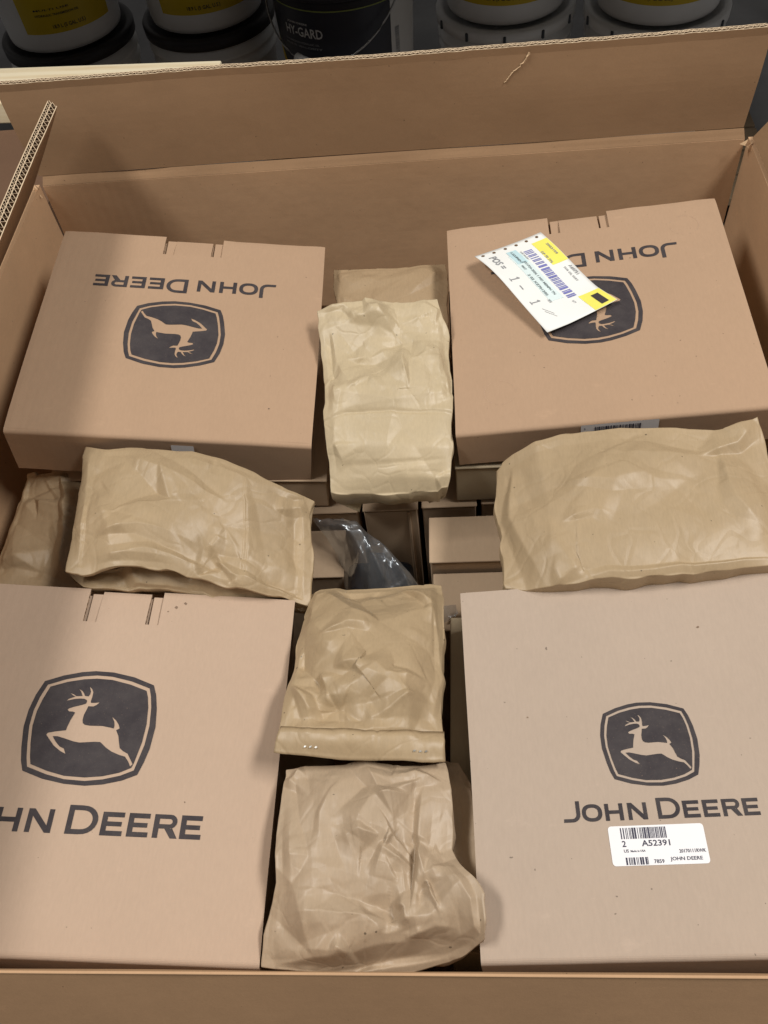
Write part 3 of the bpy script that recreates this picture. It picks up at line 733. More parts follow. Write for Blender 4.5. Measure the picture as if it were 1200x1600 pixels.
plain_box('flat_box', 'flat brown box directly under the back right box with the ticket', -.000, .300, .612, .905, ZL + .004, .693, M['grey_board'])
plain_box('upright_box', 'upright box whose top edge shows left of the clear plastic bag', -.186, -.1135, .606, .88, .012, ZL, M['inner'])
plain_box('upright_box', 'upright box in the dark centre gap, directly below the pale paper bag', -.1085, -.0440, .607, .90, .012, ZL, M['inner'], split=(.052,))
plain_box('upright_box', 'upright box with its top edge behind the pale square box top', -.0400, .0240, .609, .90, .012, ZL, M['inner'])
plain_box('upright_box', 'narrow upright box mostly hidden beside the big right padded bag', .0290, .0900, .613, .90, .012, ZL - .002, M['inner'])
plain_box('square_box', 'pale box top left of the big right padded bag, in the centre gap', -.0315, .1150, .5300, .5900, .012, .632, M['inner'])
plain_box('square_box', 'lower box top peeking out under the front edge of the pale box', -.0280, .1150, .4560, .5270, .012, .612, M['inner'])
plain_box('square_box', 'pale box top between the left padded bag and the clear plastic bag', -.260, -.1300, .5340, .5980, .012, .602, M['inner'])
plain_box('grey_box', 'greyish box under the front right box, showing as a strip along its left edge', -.0135, .3200, .130, .4330, .012, .672, M['grey_board'], tilt=(0, 0, -1.5))
plain_box('support_box', 'box under the front left deer emblem box', -.500, -.1750, .125, .435, .012, .648, M['inner'])

# ------------------------------------------------------------------ kraft paper bags
def resample(pts, n):
    P = np.array([at(*p) for p in pts])
    s = np.concatenate([[0], np.cumsum(np.linalg.norm(np.diff(P, axis=0), axis=1))]); s /= s[-1]
    t = np.linspace(0, 1, n)
    Q = np.stack([np.interp(t, s, P[:, k]) for k in range(3)], 1)
    for _ in range(3): Q[1:-1] = Q[1:-1] * .5 + (Q[:-2] + Q[2:]) * .25
    return Q
def poly_dist(xy, line):
    best = np.full(len(xy), 1e9); sd = np.zeros(len(xy)); tt = np.zeros(len(xy)); tot = 0
    segs = list(zip(line[:-1], line[1:])); Ls = [np.linalg.norm(b - a) for a, b in segs]; LT = sum(Ls)
    for (a, b), l in zip(segs, Ls):
        e = (b - a) / l; r = xy - a; t = np.clip(r @ e, 0, l); dv = r - t[:, None] * e
        d_ = np.linalg.norm(dv, axis=1); k = d_ < best
        best[k] = d_[k]; sd[k] = (e[0] * r[k, 1] - e[1] * r[k, 0]); tt[k] = (tot + t[k]) / LT; tot += l
    return best, sd, tt
def tent(sd, dd, wd, side, tt=None):
    wd = wd if tt is None else wd * (.25 + 1.6 * (tt if side > 0 else 1 - tt))
    w = np.where(sd * side > 0, wd * 1.9, wd * .55)
    return np.maximum(0, 1 - dd / w)
def paper_bag(name, label, back, right, front, left, drop, crown, mat, seed, amp=(.0030, .0012), cell=(.045, .018), round_=.0014, creases=(), crown_pow=(4, 4), crown_at=(.5, .5), nu=190, nv=200, skirt_in=.25, rim_amp=.0015, auto=16, auto_amp=.6, calm=None, cat='paper bag', group='kraft paper bags'):
    lift = crown * .5; crown = crown - lift; drop = [q + lift for q in drop]
    back, right, front, left = [[(x, y, z + lift) for x, y, z in e] for e in (back, right, front, left)]
    b, r, f, l = resample(back, nu + 1), resample(right, nv + 1), resample(front, nu + 1), resample(left, nv + 1)
    u, v = np.meshgrid(np.linspace(0, 1, nu + 1), np.linspace(0, 1, nv + 1), indexing='ij')
    U, V = u[..., None], v[..., None]
    S = (1 - V) * b[:, None] + V * f[:, None] + (1 - U) * l[None] + U * r[None] \
        - ((1 - U) * (1 - V) * b[0] + U * (1 - V) * b[-1] + (1 - U) * V * f[0] + U * V * f[-1])
    def skew(t, c): return t ** (math.log(.5) / math.log(c))
    prof = (1 - np.abs(2 * skew(u, crown_at[0]) - 1) ** crown_pow[0]) * (1 - np.abs(2 * skew(v, crown_at[1]) - 1) ** crown_pow[1])
    P = S.copy(); P[..., 2] += crown * prof
    flat = P.reshape(-1, 3); xy = flat[:, :2].copy()
    ed = np.minimum(np.minimum(u, 1 - u), np.minimum(v, 1 - v)).reshape(-1)
    mask = np.clip(ed / .08, .45, 1)
    rs = np.random.RandomState(seed)
    cm = np.ones(len(xy)) if calm is None else np.clip(calm(u, v), 0, 1).reshape(-1)
    h = cm * facets(xy, cell[0], amp[0] * 2.0, seed, (1, 1.3), rs.uniform(0, 3)) * mask
    h += facets(xy, cell[1], amp[1] * 2.0, seed + 1, (1, 1.6), rs.uniform(0, 3)) * mask * cm * np.clip(vnoise(xy[:, 0] * 13, xy[:, 1] * 13, seed) * 2.2 - .1, .06, 1.3)
    h += facets(xy, cell[1] * .45, amp[1] * .5, seed + 2, (1, 1.4), rs.uniform(0, 3)) * mask * cm * np.clip(vnoise(xy[:, 0] * 20, xy[:, 1] * 20, seed + 5) * 2 - .3, 0, 1.2)
    lo, hi = xy.min(0), xy.max(0)
    for _ in range(auto):
        c0 = lo + (hi - lo) * rs.uniform(0, 1, 2); an = rs.uniform(0, math.pi); ln = rs.uniform(.03, .10); bend = rs.uniform(-.5, .5)
        p1 = c0 + ln / 2 * np.array([math.cos(an), math.sin(an)]); p0 = c0 - ln / 2 * np.array([math.cos(an + bend), math.sin(an + bend)])
        dd, sd, tt = poly_dist(xy, np.array([p0, c0, p1]))
        h += rs.choice((-1, 1, 1)) * rs.uniform(.0010, .0034) * auto_amp * tent(sd, dd, rs.uniform(.006, .030), rs.choice((-1, 1)), tt) * np.clip(np.minimum(tt, 1 - tt) * 3, 0, 1) * mask
    for cr in creases:
        pts, z, a, wd, mode = cr
        line = np.array([at(x, y, z)[:2] for x, y in pts])
        dd, sd, tt = poly_dist(xy, line)
        if mode == 'ridge': h += a * 1.35 * tent(sd, dd, wd, rs.choice((-1, 1)), tt) * np.clip(np.minimum(tt, 1 - tt) * 4, 0, 1)
        elif mode == 'soft': h += a * np.exp(-(dd / wd) ** 2)
        elif mode == 'step':
            h += a * np.clip(sd / .0012, -1, 1) * np.exp(-(dd / wd) ** 2)
    hh = h.reshape(nu + 1, nv + 1)
    hs = hh.copy(); hs[1:-1, 1:-1] = hh[1:-1, 1:-1] * .6 + (hh[:-2, 1:-1] + hh[2:, 1:-1] + hh[1:-1, :-2] + hh[1:-1, 2:]) * .1
    P[..., 2] += hs
    P[..., 0] += (facets(xy, .03, .0016, seed + 11)).reshape(nu + 1, nv + 1)
    P[..., 1] += (facets(xy, .03, .0016, seed + 12)).reshape(nu + 1, nv + 1)
    # perimeter loop: back (l->r), right (b->f), front (r->l), left (f->b)
    idx = [(i, 0) for i in range(nu)] + [(nu, j) for j in range(nv)] + [(i, nv) for i in range(nu, 0, -1)] + [(0, j) for j in range(nv, 0, -1)]
    ring = np.array([P[i, j] for i, j in idx]); nR = len(idx)
    tang = np.roll(ring, -2, 0) - np.roll(ring, 2, 0)
    out = np.stack([-tang[:, 1], tang[:, 0]], 1); out /= np.linalg.norm(out, axis=1)[:, None] + 1e-9
    ctr = ring[:, :2].mean(0)
    if ((ring[:, :2] - ctr) * out).sum() < 0: out = -out
    for _ in range(4):
        out = out * .5 + (np.roll(out, 1, 0) + np.roll(out, -1, 0)) * .25
    out /= np.linalg.norm(out, axis=1)[:, None] + 1e-9
    dl = []
    for i, j in idx:
        a_, b_ = i / nu, j / nv
        dl.append(drop[0] * (1 - a_) * (1 - b_) + drop[1] * a_ * (1 - b_) + drop[2] * a_ * b_ + drop[3] * (1 - a_) * b_)
    dl = np.array(dl)
    arc = np.concatenate([[0], np.cumsum(np.linalg.norm(np.diff(ring, axis=0), axis=1))])
    rows = []; nrow = 14
    rr = np.minimum(round_, dl * .45)
    rim = vnoise(arc * 60, arc * 0, seed + 9) * rim_amp
    ring0 = ring
    for k in range(1, nrow + 1):
        if k <= 5:
            a_ = math.pi / 2 * (.35 + .65 * k / 5); o_ = rr * (math.sin(a_) - math.sin(math.pi / 2 * .35)); d_ = rr * (math.cos(math.pi / 2 * .35) - math.cos(a_))
        else:
            t = (k - 5) / (nrow - 5); d_ = rr * .853 + (dl - rr) * t; o_ = rr * .477 - skirt_in * (dl - rr) * t * t
        q = ring0.copy(); dep = d_ if np.ndim(d_) else np.full(nR, d_)
        wob = facets(np.stack([arc, dep * 1.0], 1), .022, .0013, seed + 30) * np.clip(dep / .012, 0, 1)
        q[:, :2] += out * (o_ + wob + rim * min(1, k / 3))[:, None]; q[:, 2] -= dep
        rows.append(q)
    verts = [flat for flat in P.reshape(-1, 3)]
    base = len(verts); Vv = np.concatenate([P.reshape(-1, 3)] + rows)
    I = lambda i, j: i * (nv + 1) + j
    faces = [(I(i, j), I(i, j + 1), I(i + 1, j + 1), I(i + 1, j)) for i in range(nu) for j in range(nv)]
    prev = [I(i, j) for i, j in idx]
    for k in range(nrow):
        cur = [base + k * nR + q for q in range(nR)]
        for q in range(nR):
            q2 = (q + 1) % nR
            faces.append((prev[q], prev[q2], cur[q2], cur[q]))
        prev = cur
    cen = len(Vv); Vv = np.concatenate([Vv, [rows[-1].mean(0)]])
    for q in range(nR): faces.append((prev[q], prev[(q + 1) % nR], cen))
    org = np.array([Vv[:, 0].mean(), Vv[:, 1].mean(), Vv[:, 2].min()])
    o = mesh_obj(name, Vv - org, faces, mat, None, True)
    me = o.data; bm = bmesh.new(); bm.from_mesh(me); bmesh.ops.recalc_face_normals(bm, faces=bm.faces); bm.to_mesh(me); bm.free()
    o.location = org
    tag(o, label, cat, group)
    return o, P, org

# flat bag at the back, under the pale one
paper_bag('paper_bag', 'flat brown paper bag against the back wall, behind the pale bag',
          [(523, 423, .716), (600, 419, .717), (696, 413, .716)], [(696, 413, .716), (700, 470, .714), (703, 560, .712)], [(520, 560, .71), (610, 560, .71), (703, 560, .712)], [(523, 423, .716), (522, 480, .714), (520, 560, .71)],
          (.03, .03, .03, .03), .012, M['kraft_brown'], 101, (.0022, .0008), (.05, .02), creases=[([(530, 432), (560, 460)], .72, .003, .02, 'ridge'), ([(640, 470), (690, 425)], .72, .003, .015, 'ridge')])
# pale bag, centre top
E_, PE, oE = paper_bag('paper_bag', 'pale tall paper bag lying between the two back boxes, creased across its lower half',
          [(496, 484, .768), (520, 478, .772), (560, 474, .774), (610, 474, .772), (650, 470, .774), (684, 468, .772)],
          [(684, 468, .772), (692, 498, .762), (704, 530, .748), (704, 580, .742), (703, 640, .738), (706, 700, .728), (704, 745, .712), (700, 764, .700)],
          [(517, 769, .700), (540, 771, .698), (600, 771, .698), (650, 770, .698), (685, 768, .698), (700, 764, .700)],
          [(496, 484, .768), (499, 520, .758), (504, 560, .748), (508, 640, .738), (510, 700, .728), (517, 769, .700)],
          (.020, .020, .040, .040), .020, M['kraft_pale'], 7, (.0040, .0012), (.040, .017), round_=.0014, crown_pow=(4, 4), crown_at=(.5, .58), skirt_in=.55, auto=14, calm=lambda u, v: 1.15 - .9 * np.clip((v - .50) * 8, 0, 1),
          creases=[([(508, 651), (560, 648), (640, 644), (704, 641)], .752, -.0019, .0045, 'ridge'), ([(508, 650), (560, 647), (640, 643), (704, 640)], .752, .0011, .02, 'step'),
                   ([(508, 709), (600, 710), (704, 702)], .748, -.0012, .004, 'ridge'),
                   ([(500, 494), (540, 492), (570, 510), (565, 516)], .77, .0030, .010, 'ridge'), ([(570, 475), (582, 505), (600, 515)], .77, .0035, .010, 'ridge'),
                   ([(540, 515), (620, 517), (640, 530), (690, 560)], .765, .0050, .018, 'ridge'), ([(540, 562), (570, 562), (620, 556)], .76, .0050, .012, 'ridge'),
                   ([(520, 530), (528, 570), (545, 600)], .76, .0045, .012, 'ridge'), ([(628, 530), (630, 575), (640, 610)], .76, .0050, .014, 'ridge'), ([(650, 490), (685, 500), (680, 515)], .765, .0035, .009, 'ridge'),
                   ([(545, 620), (580, 598), (600, 620)], .757, .003, .010, 'ridge'), ([(690, 565), (702, 620)], .75, .003, .008, 'ridge'), ([(680, 735), (702, 750)], .735, .004, .010, 'ridge'), ([(520, 690), (535, 715)], .745, .003, .01, 'ridge')])
# left padded bag
paper_bag('paper_bag', 'wide brown paper bag with a gaping mouth, in front of the shaded back left box',
          [(136, 699, .752), (180, 699, .757), (230, 703, .762), (300, 708, .762), (350, 722, .755), (400, 742, .745), (450, 765, .728), (489, 778, .712)],
          [(489, 778, .712), (483, 800, .712), (486, 850, .705), (488, 900, .698), (486, 945, .688)],
          [(104, 889, .746), (128, 897, .745), (170, 892, .747), (215, 890, .747), (270, 895, .742), (330, 910, .728), (400, 926, .712), (486, 945, .692)],
          [(136, 699, .752), (130, 730, .752), (120, 790, .752), (110, 850, .752), (104, 889, .752)],
          (.020, .014, .005, .003), .019, M['kraft'], 19, (.0036, .0013), (.050, .020), round_=.0014, crown_pow=(2.6, 2.4), crown_at=(.42, .45), skirt_in=.9,
          creases=[([(150, 700), (140, 790), (128, 895)], .755, .0030, .007, 'ridge'), ([(388, 752), (386, 850), (370, 915)], .75, .0028, .006, 'ridge'),
                   ([(150, 838), (220, 826), (300, 838)], .77, .0050, .016, 'ridge'), ([(140, 880), (230, 858), (330, 870)], .77, .004, .014, 'ridge'), ([(150, 770), (250, 765), (330, 755)], .775, -.004, .03, 'soft'),
                   ([(335, 880), (370, 900), (360, 920)], .74, .005, .010, 'ridge'), ([(310, 905), (345, 880)], .74, -.005, .010, 'ridge'), ([(170, 705), (260, 735), (350, 775)], .775, .0045, .022, 'ridge'), ([(430, 800), (480, 790)], .73, .004, .01, 'ridge'), ([(300, 890), (450, 905)], .74, .004, .012, 'ridge')])
# lower sheet of its mouth, pinched behind the front left box
paper_bag('paper_bag_mouth', 'tmp', [(108, 893, .735), (200, 884, .738), (330, 892, .728), (480, 935, .694)], [(480, 935, .694), (478, 943, .686), (474, 952, .676)],
          [(130, 914, .735), (250, 924, .724), (360, 932, .712), (474, 952, .676)], [(108, 893, .735), (118, 904, .735), (130, 914, .735)],
          (.012, .012, .012, .012), .004, M['kraft'], 55, (.0045, .0018), (.028, .014), nu=120, nv=70, round_=.0014)
o_m = bpy.data.objects['paper_bag_mouth']
g = [o for o in bpy.data.objects if o.get('label', '').startswith('wide brown paper bag')][0]
o_m.parent = g; o_m.location = Vector(o_m.location) - Vector(g.location)
for kx in ('label', 'category', 'group'): del o_m[kx]
o_m.name = 'lower_lip'
# far left bag in the shade
paper_bag('paper_bag', 'dim brown paper bag squeezed against the left carton wall',
          [(44, 740, .690), (85, 736, .692), (140, 740, .690)], [(140, 740, .690), (138, 820, .685), (130, 935, .675)], [(-10, 915, .690), (60, 920, .685), (130, 935, .675)], [(44, 740, .690), (20, 810, .690), (-10, 915, .690)],
          (.05, .05, .05, .05), .016, M['kraft_brown'], 63, (.0030, .0012), (.04, .018), nu=120, nv=130, round_=.0014, creases=[([(50, 760), (100, 745), (104, 830), (85, 900)], .70, .005, .012, 'ridge')])
# right padded bag
paper_bag('paper_bag', 'big smooth padded paper bag in front of the ticketed box, at the right wall',
          [(776, 737, .722), (805, 712, .738), (840, 690, .754), (875, 676, .760), (950, 671, .764), (1050, 670, .766), (1120, 674, .766), (1150, 668, .768), (1184, 652, .770)],
          [(1184, 651, .770), (1195, 690, .762), (1212, 760, .756), (1222, 830, .752), (1226, 884, .750)],
          [(792, 922, .722), (830, 920, .728), (870, 914, .742), (950, 907, .750), (1080, 896, .752), (1226, 884, .750)],
          [(776, 737, .722), (778, 790, .722), (784, 850, .722), (792, 922, .722)],
          (.05, .05, .06, .05), .024, M['kraft'], 29, (.0022, .0010), (.065, .024), round_=.0014, crown_pow=(3, 3), crown_at=(.55, .6), auto=8, auto_amp=.6, calm=lambda u, v: u * 0 + .45,
          creases=[([(803, 712), (797, 790), (830, 860), (868, 914)], .765, .0045, .014, 'ridge'), ([(868, 906), (950, 893), (1100, 880), (1226, 868)], .77, .0035, .008, 'ridge'),
                   ([(900, 680), (980, 705), (1110, 700)], .785, .004, .03, 'ridge'), ([(1090, 705), (1150, 690), (1180, 660)], .78, .005, .014, 'ridge'), ([(1120, 700), (1150, 780), (1200, 830)], .775, .0045, .02, 'ridge'), ([(870, 740), (960, 745), (1030, 725)], .785, .003, .02, 'ridge'), ([(880, 800), (930, 790), (960, 800)], .785, .0025, .014, 'ridge'), ([(870, 900), (910, 880)], .77, .004, .012, 'ridge')])
# stapled bag, centre front
J_, PJ, oJ = paper_bag('paper_bag', 'paper bag with a stapled folded cuff, overlapping the front left box',
          [(487, 930, .668), (500, 920, .672), (530, 914, .676), (580, 918, .678), (640, 920, .676), (690, 920, .668)],
          [(690, 920, .668), (694, 950, .684), (693, 1000, .700), (690, 1050, .710), (692, 1110, .716), (696, 1150, .720)],
          [(438, 1146, .727), (480, 1147, .734), (560, 1148, .736), (640, 1150, .732), (696, 1150, .720)],
          [(487, 930, .668), (472, 985, .694), (458, 1050, .712), (446, 1100, .720), (438, 1146, .727)],
          (.05, .05, .05, .020), .042, M['kraft'], 83, (.0040, .0014), (.042, .018), round_=.0014, crown_pow=(2.8, 2.6), crown_at=(.5, .60),
          creases=[([(625, 920), (655, 935), (680, 955), (676, 990)], .715, .006, .012, 'ridge'), ([(500, 1000), (545, 985), (590, 980)], .74, .004, .010, 'ridge'), ([(575, 1025), (605, 1060), (660, 1062)], .755, .007, .020, 'ridge'),
                   ([(520, 1040), (560, 1035), (575, 1025)], .755, .005, .014, 'ridge'), ([(455, 1065), (490, 1090), (510, 1140)], .745, -.006, .012, 'ridge'), ([(460, 1075), (495, 1130)], .745, .005, .012, 'ridge'), ([(500, 1050), (512, 1085), (510, 1100)], .75, .006, .010, 'ridge'),
                   ([(555, 1135), (610, 1115), (660, 1085)], .75, .006, .016, 'ridge'), ([(680, 955), (690, 1060), (682, 1140)], .72, .003, .008, 'ridge')])
# the folded cuff with its staples
def cuff():
    top = resample([(437, 1137, .752), (480, 1139, .761), (560, 1141, .764), (640, 1143, .760), (694, 1145, .750)], 61)
    bot = resample([(427, 1175, .748), (470, 1180, .7505), (530, 1187, .7525), (600, 1188, .752), (660, 1191, .752), (696, 1189, .748)], 61)
    V = []; n = 10
    for i in range(61):
        for j in range(n + 1):
            t = j / n; p = top[i] * (1 - t) + bot[i] * t
            p = p + np.array([0, 0, .0022 * math.sin(math.pi * min(1, t * 1.1)) + float(vnoise(i * .14, t * 2, 4)) * .0018 + float(vnoise(i * .45, t * 3, 6)) * .0007])
            if j == 0: p = p + np.array([0, .003, -.004])
            if abs(i - 36) == 0: p[2] -= .0012
            V.append(p - oJ)
    F = [(i * (n + 1) + j, i * (n + 1) + j + 1, (i + 1) * (n + 1) + j + 1, (i + 1) * (n + 1) + j) for i in range(60) for j in range(n)]
    o = mesh_obj('folded_cuff', V, F, M['kraft'], J_, True)
    s = o.modifiers.new('thickness', 'SOLIDIFY'); s.thickness = .0030; s.offset = -1
    for i0 in (11, 49):
        for k in range(5):
            a = np.array(V[(i0 + k) * (n + 1) + 7]); b = np.array(V[(i0 + k + 1) * (n + 1) + 7])
            if k % 2: continue
            pr = a + np.array([0, 0, .0012]); q = a + (b - a) * .8 + np.array([0, .0006, .0014])
            e = np.array([0, .0007, 0]); up = np.array([0, 0, .0006])
            mesh_obj('staple', [pr - e, q - e, q + e, pr + e, pr - e - up * 3, q - e - up * 3, q + e - up * 3, pr + e - up * 3], [(0, 1, 2, 3), (0, 4, 5, 1), (2, 6, 7, 3), (1, 5, 6, 2), (0, 3, 7, 4)], M['staple'], o)
cuff()
# bag deep at the right of the gap
paper_bag('paper_bag', 'brown paper bag edge wedged between the crumpled front bag and the front right box',
          [(690, 1185, .690), (715, 1195, .695), (735, 1228, .700)], [(735, 1228, .700), (748, 1290, .714), (762, 1375, .722), (768, 1440, .718)], [(660, 1470, .69), (720, 1470, .70), (768, 1440, .718)], [(690, 1185, .690), (680, 1300, .69), (660, 1470, .69)],
          (.05, .05, .05, .05), .006, M['kraft_pink'], 91, (.0026, .0010), (.04, .02), nu=90, nv=130)
# crumpled bag, front
paper_bag('paper_bag', 'crumpled paper bag at the front carton wall, the lowest in the picture',
          [(447, 1200, .712), (480, 1192, .716), (560, 1194, .722), (640, 1192, .724), (695, 1190, .722)],
          [(695, 1190, .722), (708, 1235, .728), (708, 1330, .728), (722, 1352, .734), (745, 1378, .742), (758, 1400, .746), (759, 1440, .744), (757, 1466, .738)],
          [(412, 1512, .692), (440, 1513, .694), (520, 1520, .692), (600, 1522, .690), (660, 1516, .692), (705, 1502, .702), (735, 1485, .720), (757, 1466, .738)],
          [(447, 1200, .712), (440, 1270, .716), (428, 1380, .716), (418, 1450, .708), (412, 1512, .692)],
          (.06, .05, .05, .06), .026, M['kraft_pink'], 47, (.0048, .0020), (.042, .017), round_=.0014, crown_pow=(3.2, 3.2), crown_at=(.5, .47), auto=40, auto_amp=.8, nu=210, nv=210,
          creases=[([(655, 1195), (650, 1240), (645, 1330), (640, 1440)], .74, -.0055, .007, 'ridge'), ([(660, 1240), (655, 1330), (650, 1440)], .74, .003, .012, 'ridge'), ([(545, 1305), (580, 1250), (640, 1240)], .745, .007, .020, 'ridge'), ([(520, 1315), (560, 1298), (590, 1310)], .745, .005, .012, 'ridge'),
                   ([(425, 1428), (500, 1425), (580, 1432), (625, 1452)], .74, .0085, .022, 'ridge'), ([(430, 1500), (520, 1492), (600, 1475), (700, 1463), (725, 1450)], .73, .007, .010, 'ridge'), ([(500, 1513), (600, 1496), (720, 1470)], .725, -.006, .009, 'ridge'),
                   ([(585, 1375), (600, 1330), (640, 1360)], .745, .005, .010, 'ridge'), ([(560, 1410), (600, 1440), (630, 1425)], .745, -.005, .010, 'ridge'), ([(610, 1412), (630, 1420), (635, 1450)], .745, .006, .008, 'ridge'), ([(645, 1320), (665, 1370), (700, 1350)], .745, .007, .014, 'ridge'), ([(630, 1465), (680, 1450), (720, 1452)], .74, .006, .008, 'ridge'),
                   ([(450, 1230), (475, 1195)], .725, .005, .008, 'ridge'), ([(610, 1215), (650, 1205), (690, 1225)], .735, .005, .008, 'ridge'), ([(520, 1475), (560, 1500)], .73, .006, .01, 'ridge'), ([(600, 1250), (660, 1215)], .74, .004, .009, 'ridge')])

# ------------------------------------------------------------------ dark part in its clear plastic bag, in the centre gap
dark = empty('wrapped_part', (-.085, .535, .40)); tag(dark, 'dark navy part seen through clear plastic in the centre gap', 'machine part')
bm_obj('body', box_bm(-.048, .032, -.055, .045, 0, .165, .012, 4), M['navy'], dark, True)
bm_obj('rib', box_bm(-.020, .000, -.057, .047, .1655, .178, .004, 3), M['navy'], dark, True)
def film_bag():
    nu, nv = 60, 70
    b = resample([(488, 812, .640), (510, 812, .645), (540, 815, .636)], nu + 1); r = resample([(540, 815, .636), (580, 838, .630), (610, 862, .620), (640, 895, .600), (662, 925, .580)], nv + 1)
    f = resample([(548, 960, .560), (600, 955, .575), (662, 925, .580)], nu + 1); l = resample([(488, 812, .640), (510, 840, .628), (528, 870, .605), (548, 960, .560)], nv + 1)
    u, v = np.meshgrid(np.linspace(0, 1, nu + 1), np.linspace(0, 1, nv + 1), indexing='ij'); U, Vv = u[..., None], v[..., None]
    S = (1 - Vv) * b[:, None] + Vv * f[:, None] + (1 - U) * l[None] + U * r[None] - ((1 - U) * (1 - Vv) * b[0] + U * (1 - Vv) * b[-1] + (1 - U) * Vv * f[0] + U * Vv * f[-1])
    S[..., 2] += .022 * np.sin(np.pi * u) ** .7 * np.clip(v * 3, 0, 1)
    p = S.reshape(-1, 3); h = facets(p[:, :2], .020, .0065, 3, (1, 2.2), 2.2) + facets(p[:, :2], .009, .0022, 4)
    for cr, a in (([(522, 822), (560, 850), (600, 915)], .006), ([(560, 840), (600, 870), (640, 915)], .007)):
        dd, _, _ = poly_dist(p[:, :2], np.array([at(x, y, .60)[:2] for x, y in cr])); h += a * np.maximum(0, 1 - dd / .008)
    S[..., 2] += h.reshape(nu + 1, nv + 1) * np.clip(np.minimum(u, 1 - u) * 8 + .2, 0, 1)
    org = np.array([S[..., 0].mean(), S[..., 1].mean(), S[..., 2].min()])
    F = [(i * (nv + 1) + j, i * (nv + 1) + j + 1, (i + 1) * (nv + 1) + j + 1, (i + 1) * (nv + 1) + j) for i in range(nu) for j in range(nv)]
    o = mesh_obj('plastic_bag', S.reshape(-1, 3) - org, F, M['film'], None, True); o.location = org
    tag(o, 'clear glossy plastic bag over the dark part in the centre gap', 'plastic bag', 'clear plastic bags')
    pts = [(690, 948, .628), (712, 944, .632), (716, 960, .624), (694, 972, .618)]
    P = np.array([at(*q) for q in pts]); n = 14; S2 = []
    for i in range(n + 1):
        for j in range(n + 1):
            a, c = i / n, j / n; S2.append(P[0] * (1 - a) * (1 - c) + P[1] * a * (1 - c) + P[2] * a * c + P[3] * (1 - a) * c)
    S2 = np.array(S2); S2[:, 2] += facets(S2[:, :2], .007, .0025, 8)
    org = S2.mean(0); o = mesh_obj('plastic_bag', S2 - org, [(i * (n + 1) + j, i * (n + 1) + j + 1, (i + 1) * (n + 1) + j + 1, (i + 1) * (n + 1) + j) for i in range(n) for j in range(n)], M['film'], None, True); o.location = org
    tag(o, 'small scrap of clear plastic beside the top corner of the front right box', 'plastic bag', 'clear plastic bags')
film_bag()

# ------------------------------------------------------------------ behind the carton: pails, plank, added shade rack
def lathe(prof, n=56):
    V = []; F = []
    for (r, z) in prof:
        for k in range(n): V.append((r * math.cos(2 * math.pi * k / n), r * math.sin(2 * math.pi * k / n), z))
    for i in range(len(prof) - 1):
        for k in range(n): F.append((i * n + k, i * n + (k + 1) % n, (i + 1) * n + (k + 1) % n, (i + 1) * n + k))
    F.append(tuple(range(n - 1, -1, -1))); F.append(tuple((len(prof) - 1) * n + k for k in range(n)))
    return V, F
PROF = [(.124, 0), (.131, .003), (.133, .012), (.146, .285), (.152, .287), (.152, .293), (.147, .296), (.1475, .312), (.154, .315), (.154, .322), (.148, .325), (.149, .348)]
def rad(z): return .133 + (.146 - .133) * (z - .012) / .273
LID = [(.146, .3485), (.157, .346), (.158, .366), (.155, .371), (.143, .372), (.140, .364), (.02, .364)]
def wrap(fl, z0, th0):
    """flat mm print -> on the pail side; x along the girth, y up"""
    def f(off):
        def g(x, y):
            z = z0 + y / 1000; r = rad(z) + off; a = th0 + x / 1000 / r
            return (r * math.cos(a), r * math.sin(a), z)
        return g
    return f
def band(a0, a1, z0, z1, off, n=40, zcurve=None):
    V = []; F = []
    for i in range(n + 1):
        a = a0 + (a1 - a0) * i / n
        za, zb = (z0, z1) if zcurve is None else zcurve(i / n, z0, z1)
        for z in (za, zb): V.append(((rad(z) + off) * math.cos(a), (rad(z) + off) * math.sin(a), z))
    for i in range(n): F.append((2 * i, 2 * i + 2, 2 * i + 3, 2 * i + 1))
    return V, F
def pail(name, label, loc, face, body, lid, lab=None, group='white pails behind the carton', lidmat=None, marks=0):
    t = empty(name, loc, (0, 0, 0)); tag(t, label, 'pail', group)
    V, F = lathe(PROF); mesh_obj('body', V, F, body, t, True).data
    V, F = lathe(LID); ld = mesh_obj('lid', V, F, lidmat or body, t, True)
    for k in range(marks):
        a = face - 1.1 + k * 2.2 / max(1, marks - 1)
        o = bm_obj('lid_tab', box_bm(-.0025, .0025, -.003, .003, -.009, .009, .001, 1), M['rack'], ld)
        o.location = (.1585 * math.cos(a), .1585 * math.sin(a), .356); o.rotation_euler = (0, 0, a)
    if lab:
        V, F = band(face - .78, face + .78, .045, .26, .0006); lb = mesh_obj('label', V, F, M['pail_yellow'], t, True)
        k = Flat(); k.text(lab, -38, 8, w=76, h=11); k.text('HYDRAULIC TRANSMISSION OIL', -70, 38, w=100, h=5); k.text('MULTI USE', -70, 50, w=80, h=4)
        k.build('label_print', M['pail_text'], lb, wrap(k, .045, face)(.0012))
    return t
FACE = -math.pi / 2
low = [(-.885, 2.165, True), (-.548, 2.200, True), (.152, 2.125, False), (.480, 2.068, False)]
pl_names = {0: ('white pail with yellow label at the far left of the top edge', 'black lidded pail under the leftmost white pail'),
            1: ('white pail with yellow label left of the navy pail', 'black lidded pail just left of the navy pail, below the white one'),
            2: ('white pail with yellow label right of the navy pail', 'lower white pail right of the navy pail, its ringed lid showing'),
            3: ('white pail with yellow label at the right of the top edge', 'lower white pail at the right, its ringed lid showing')}
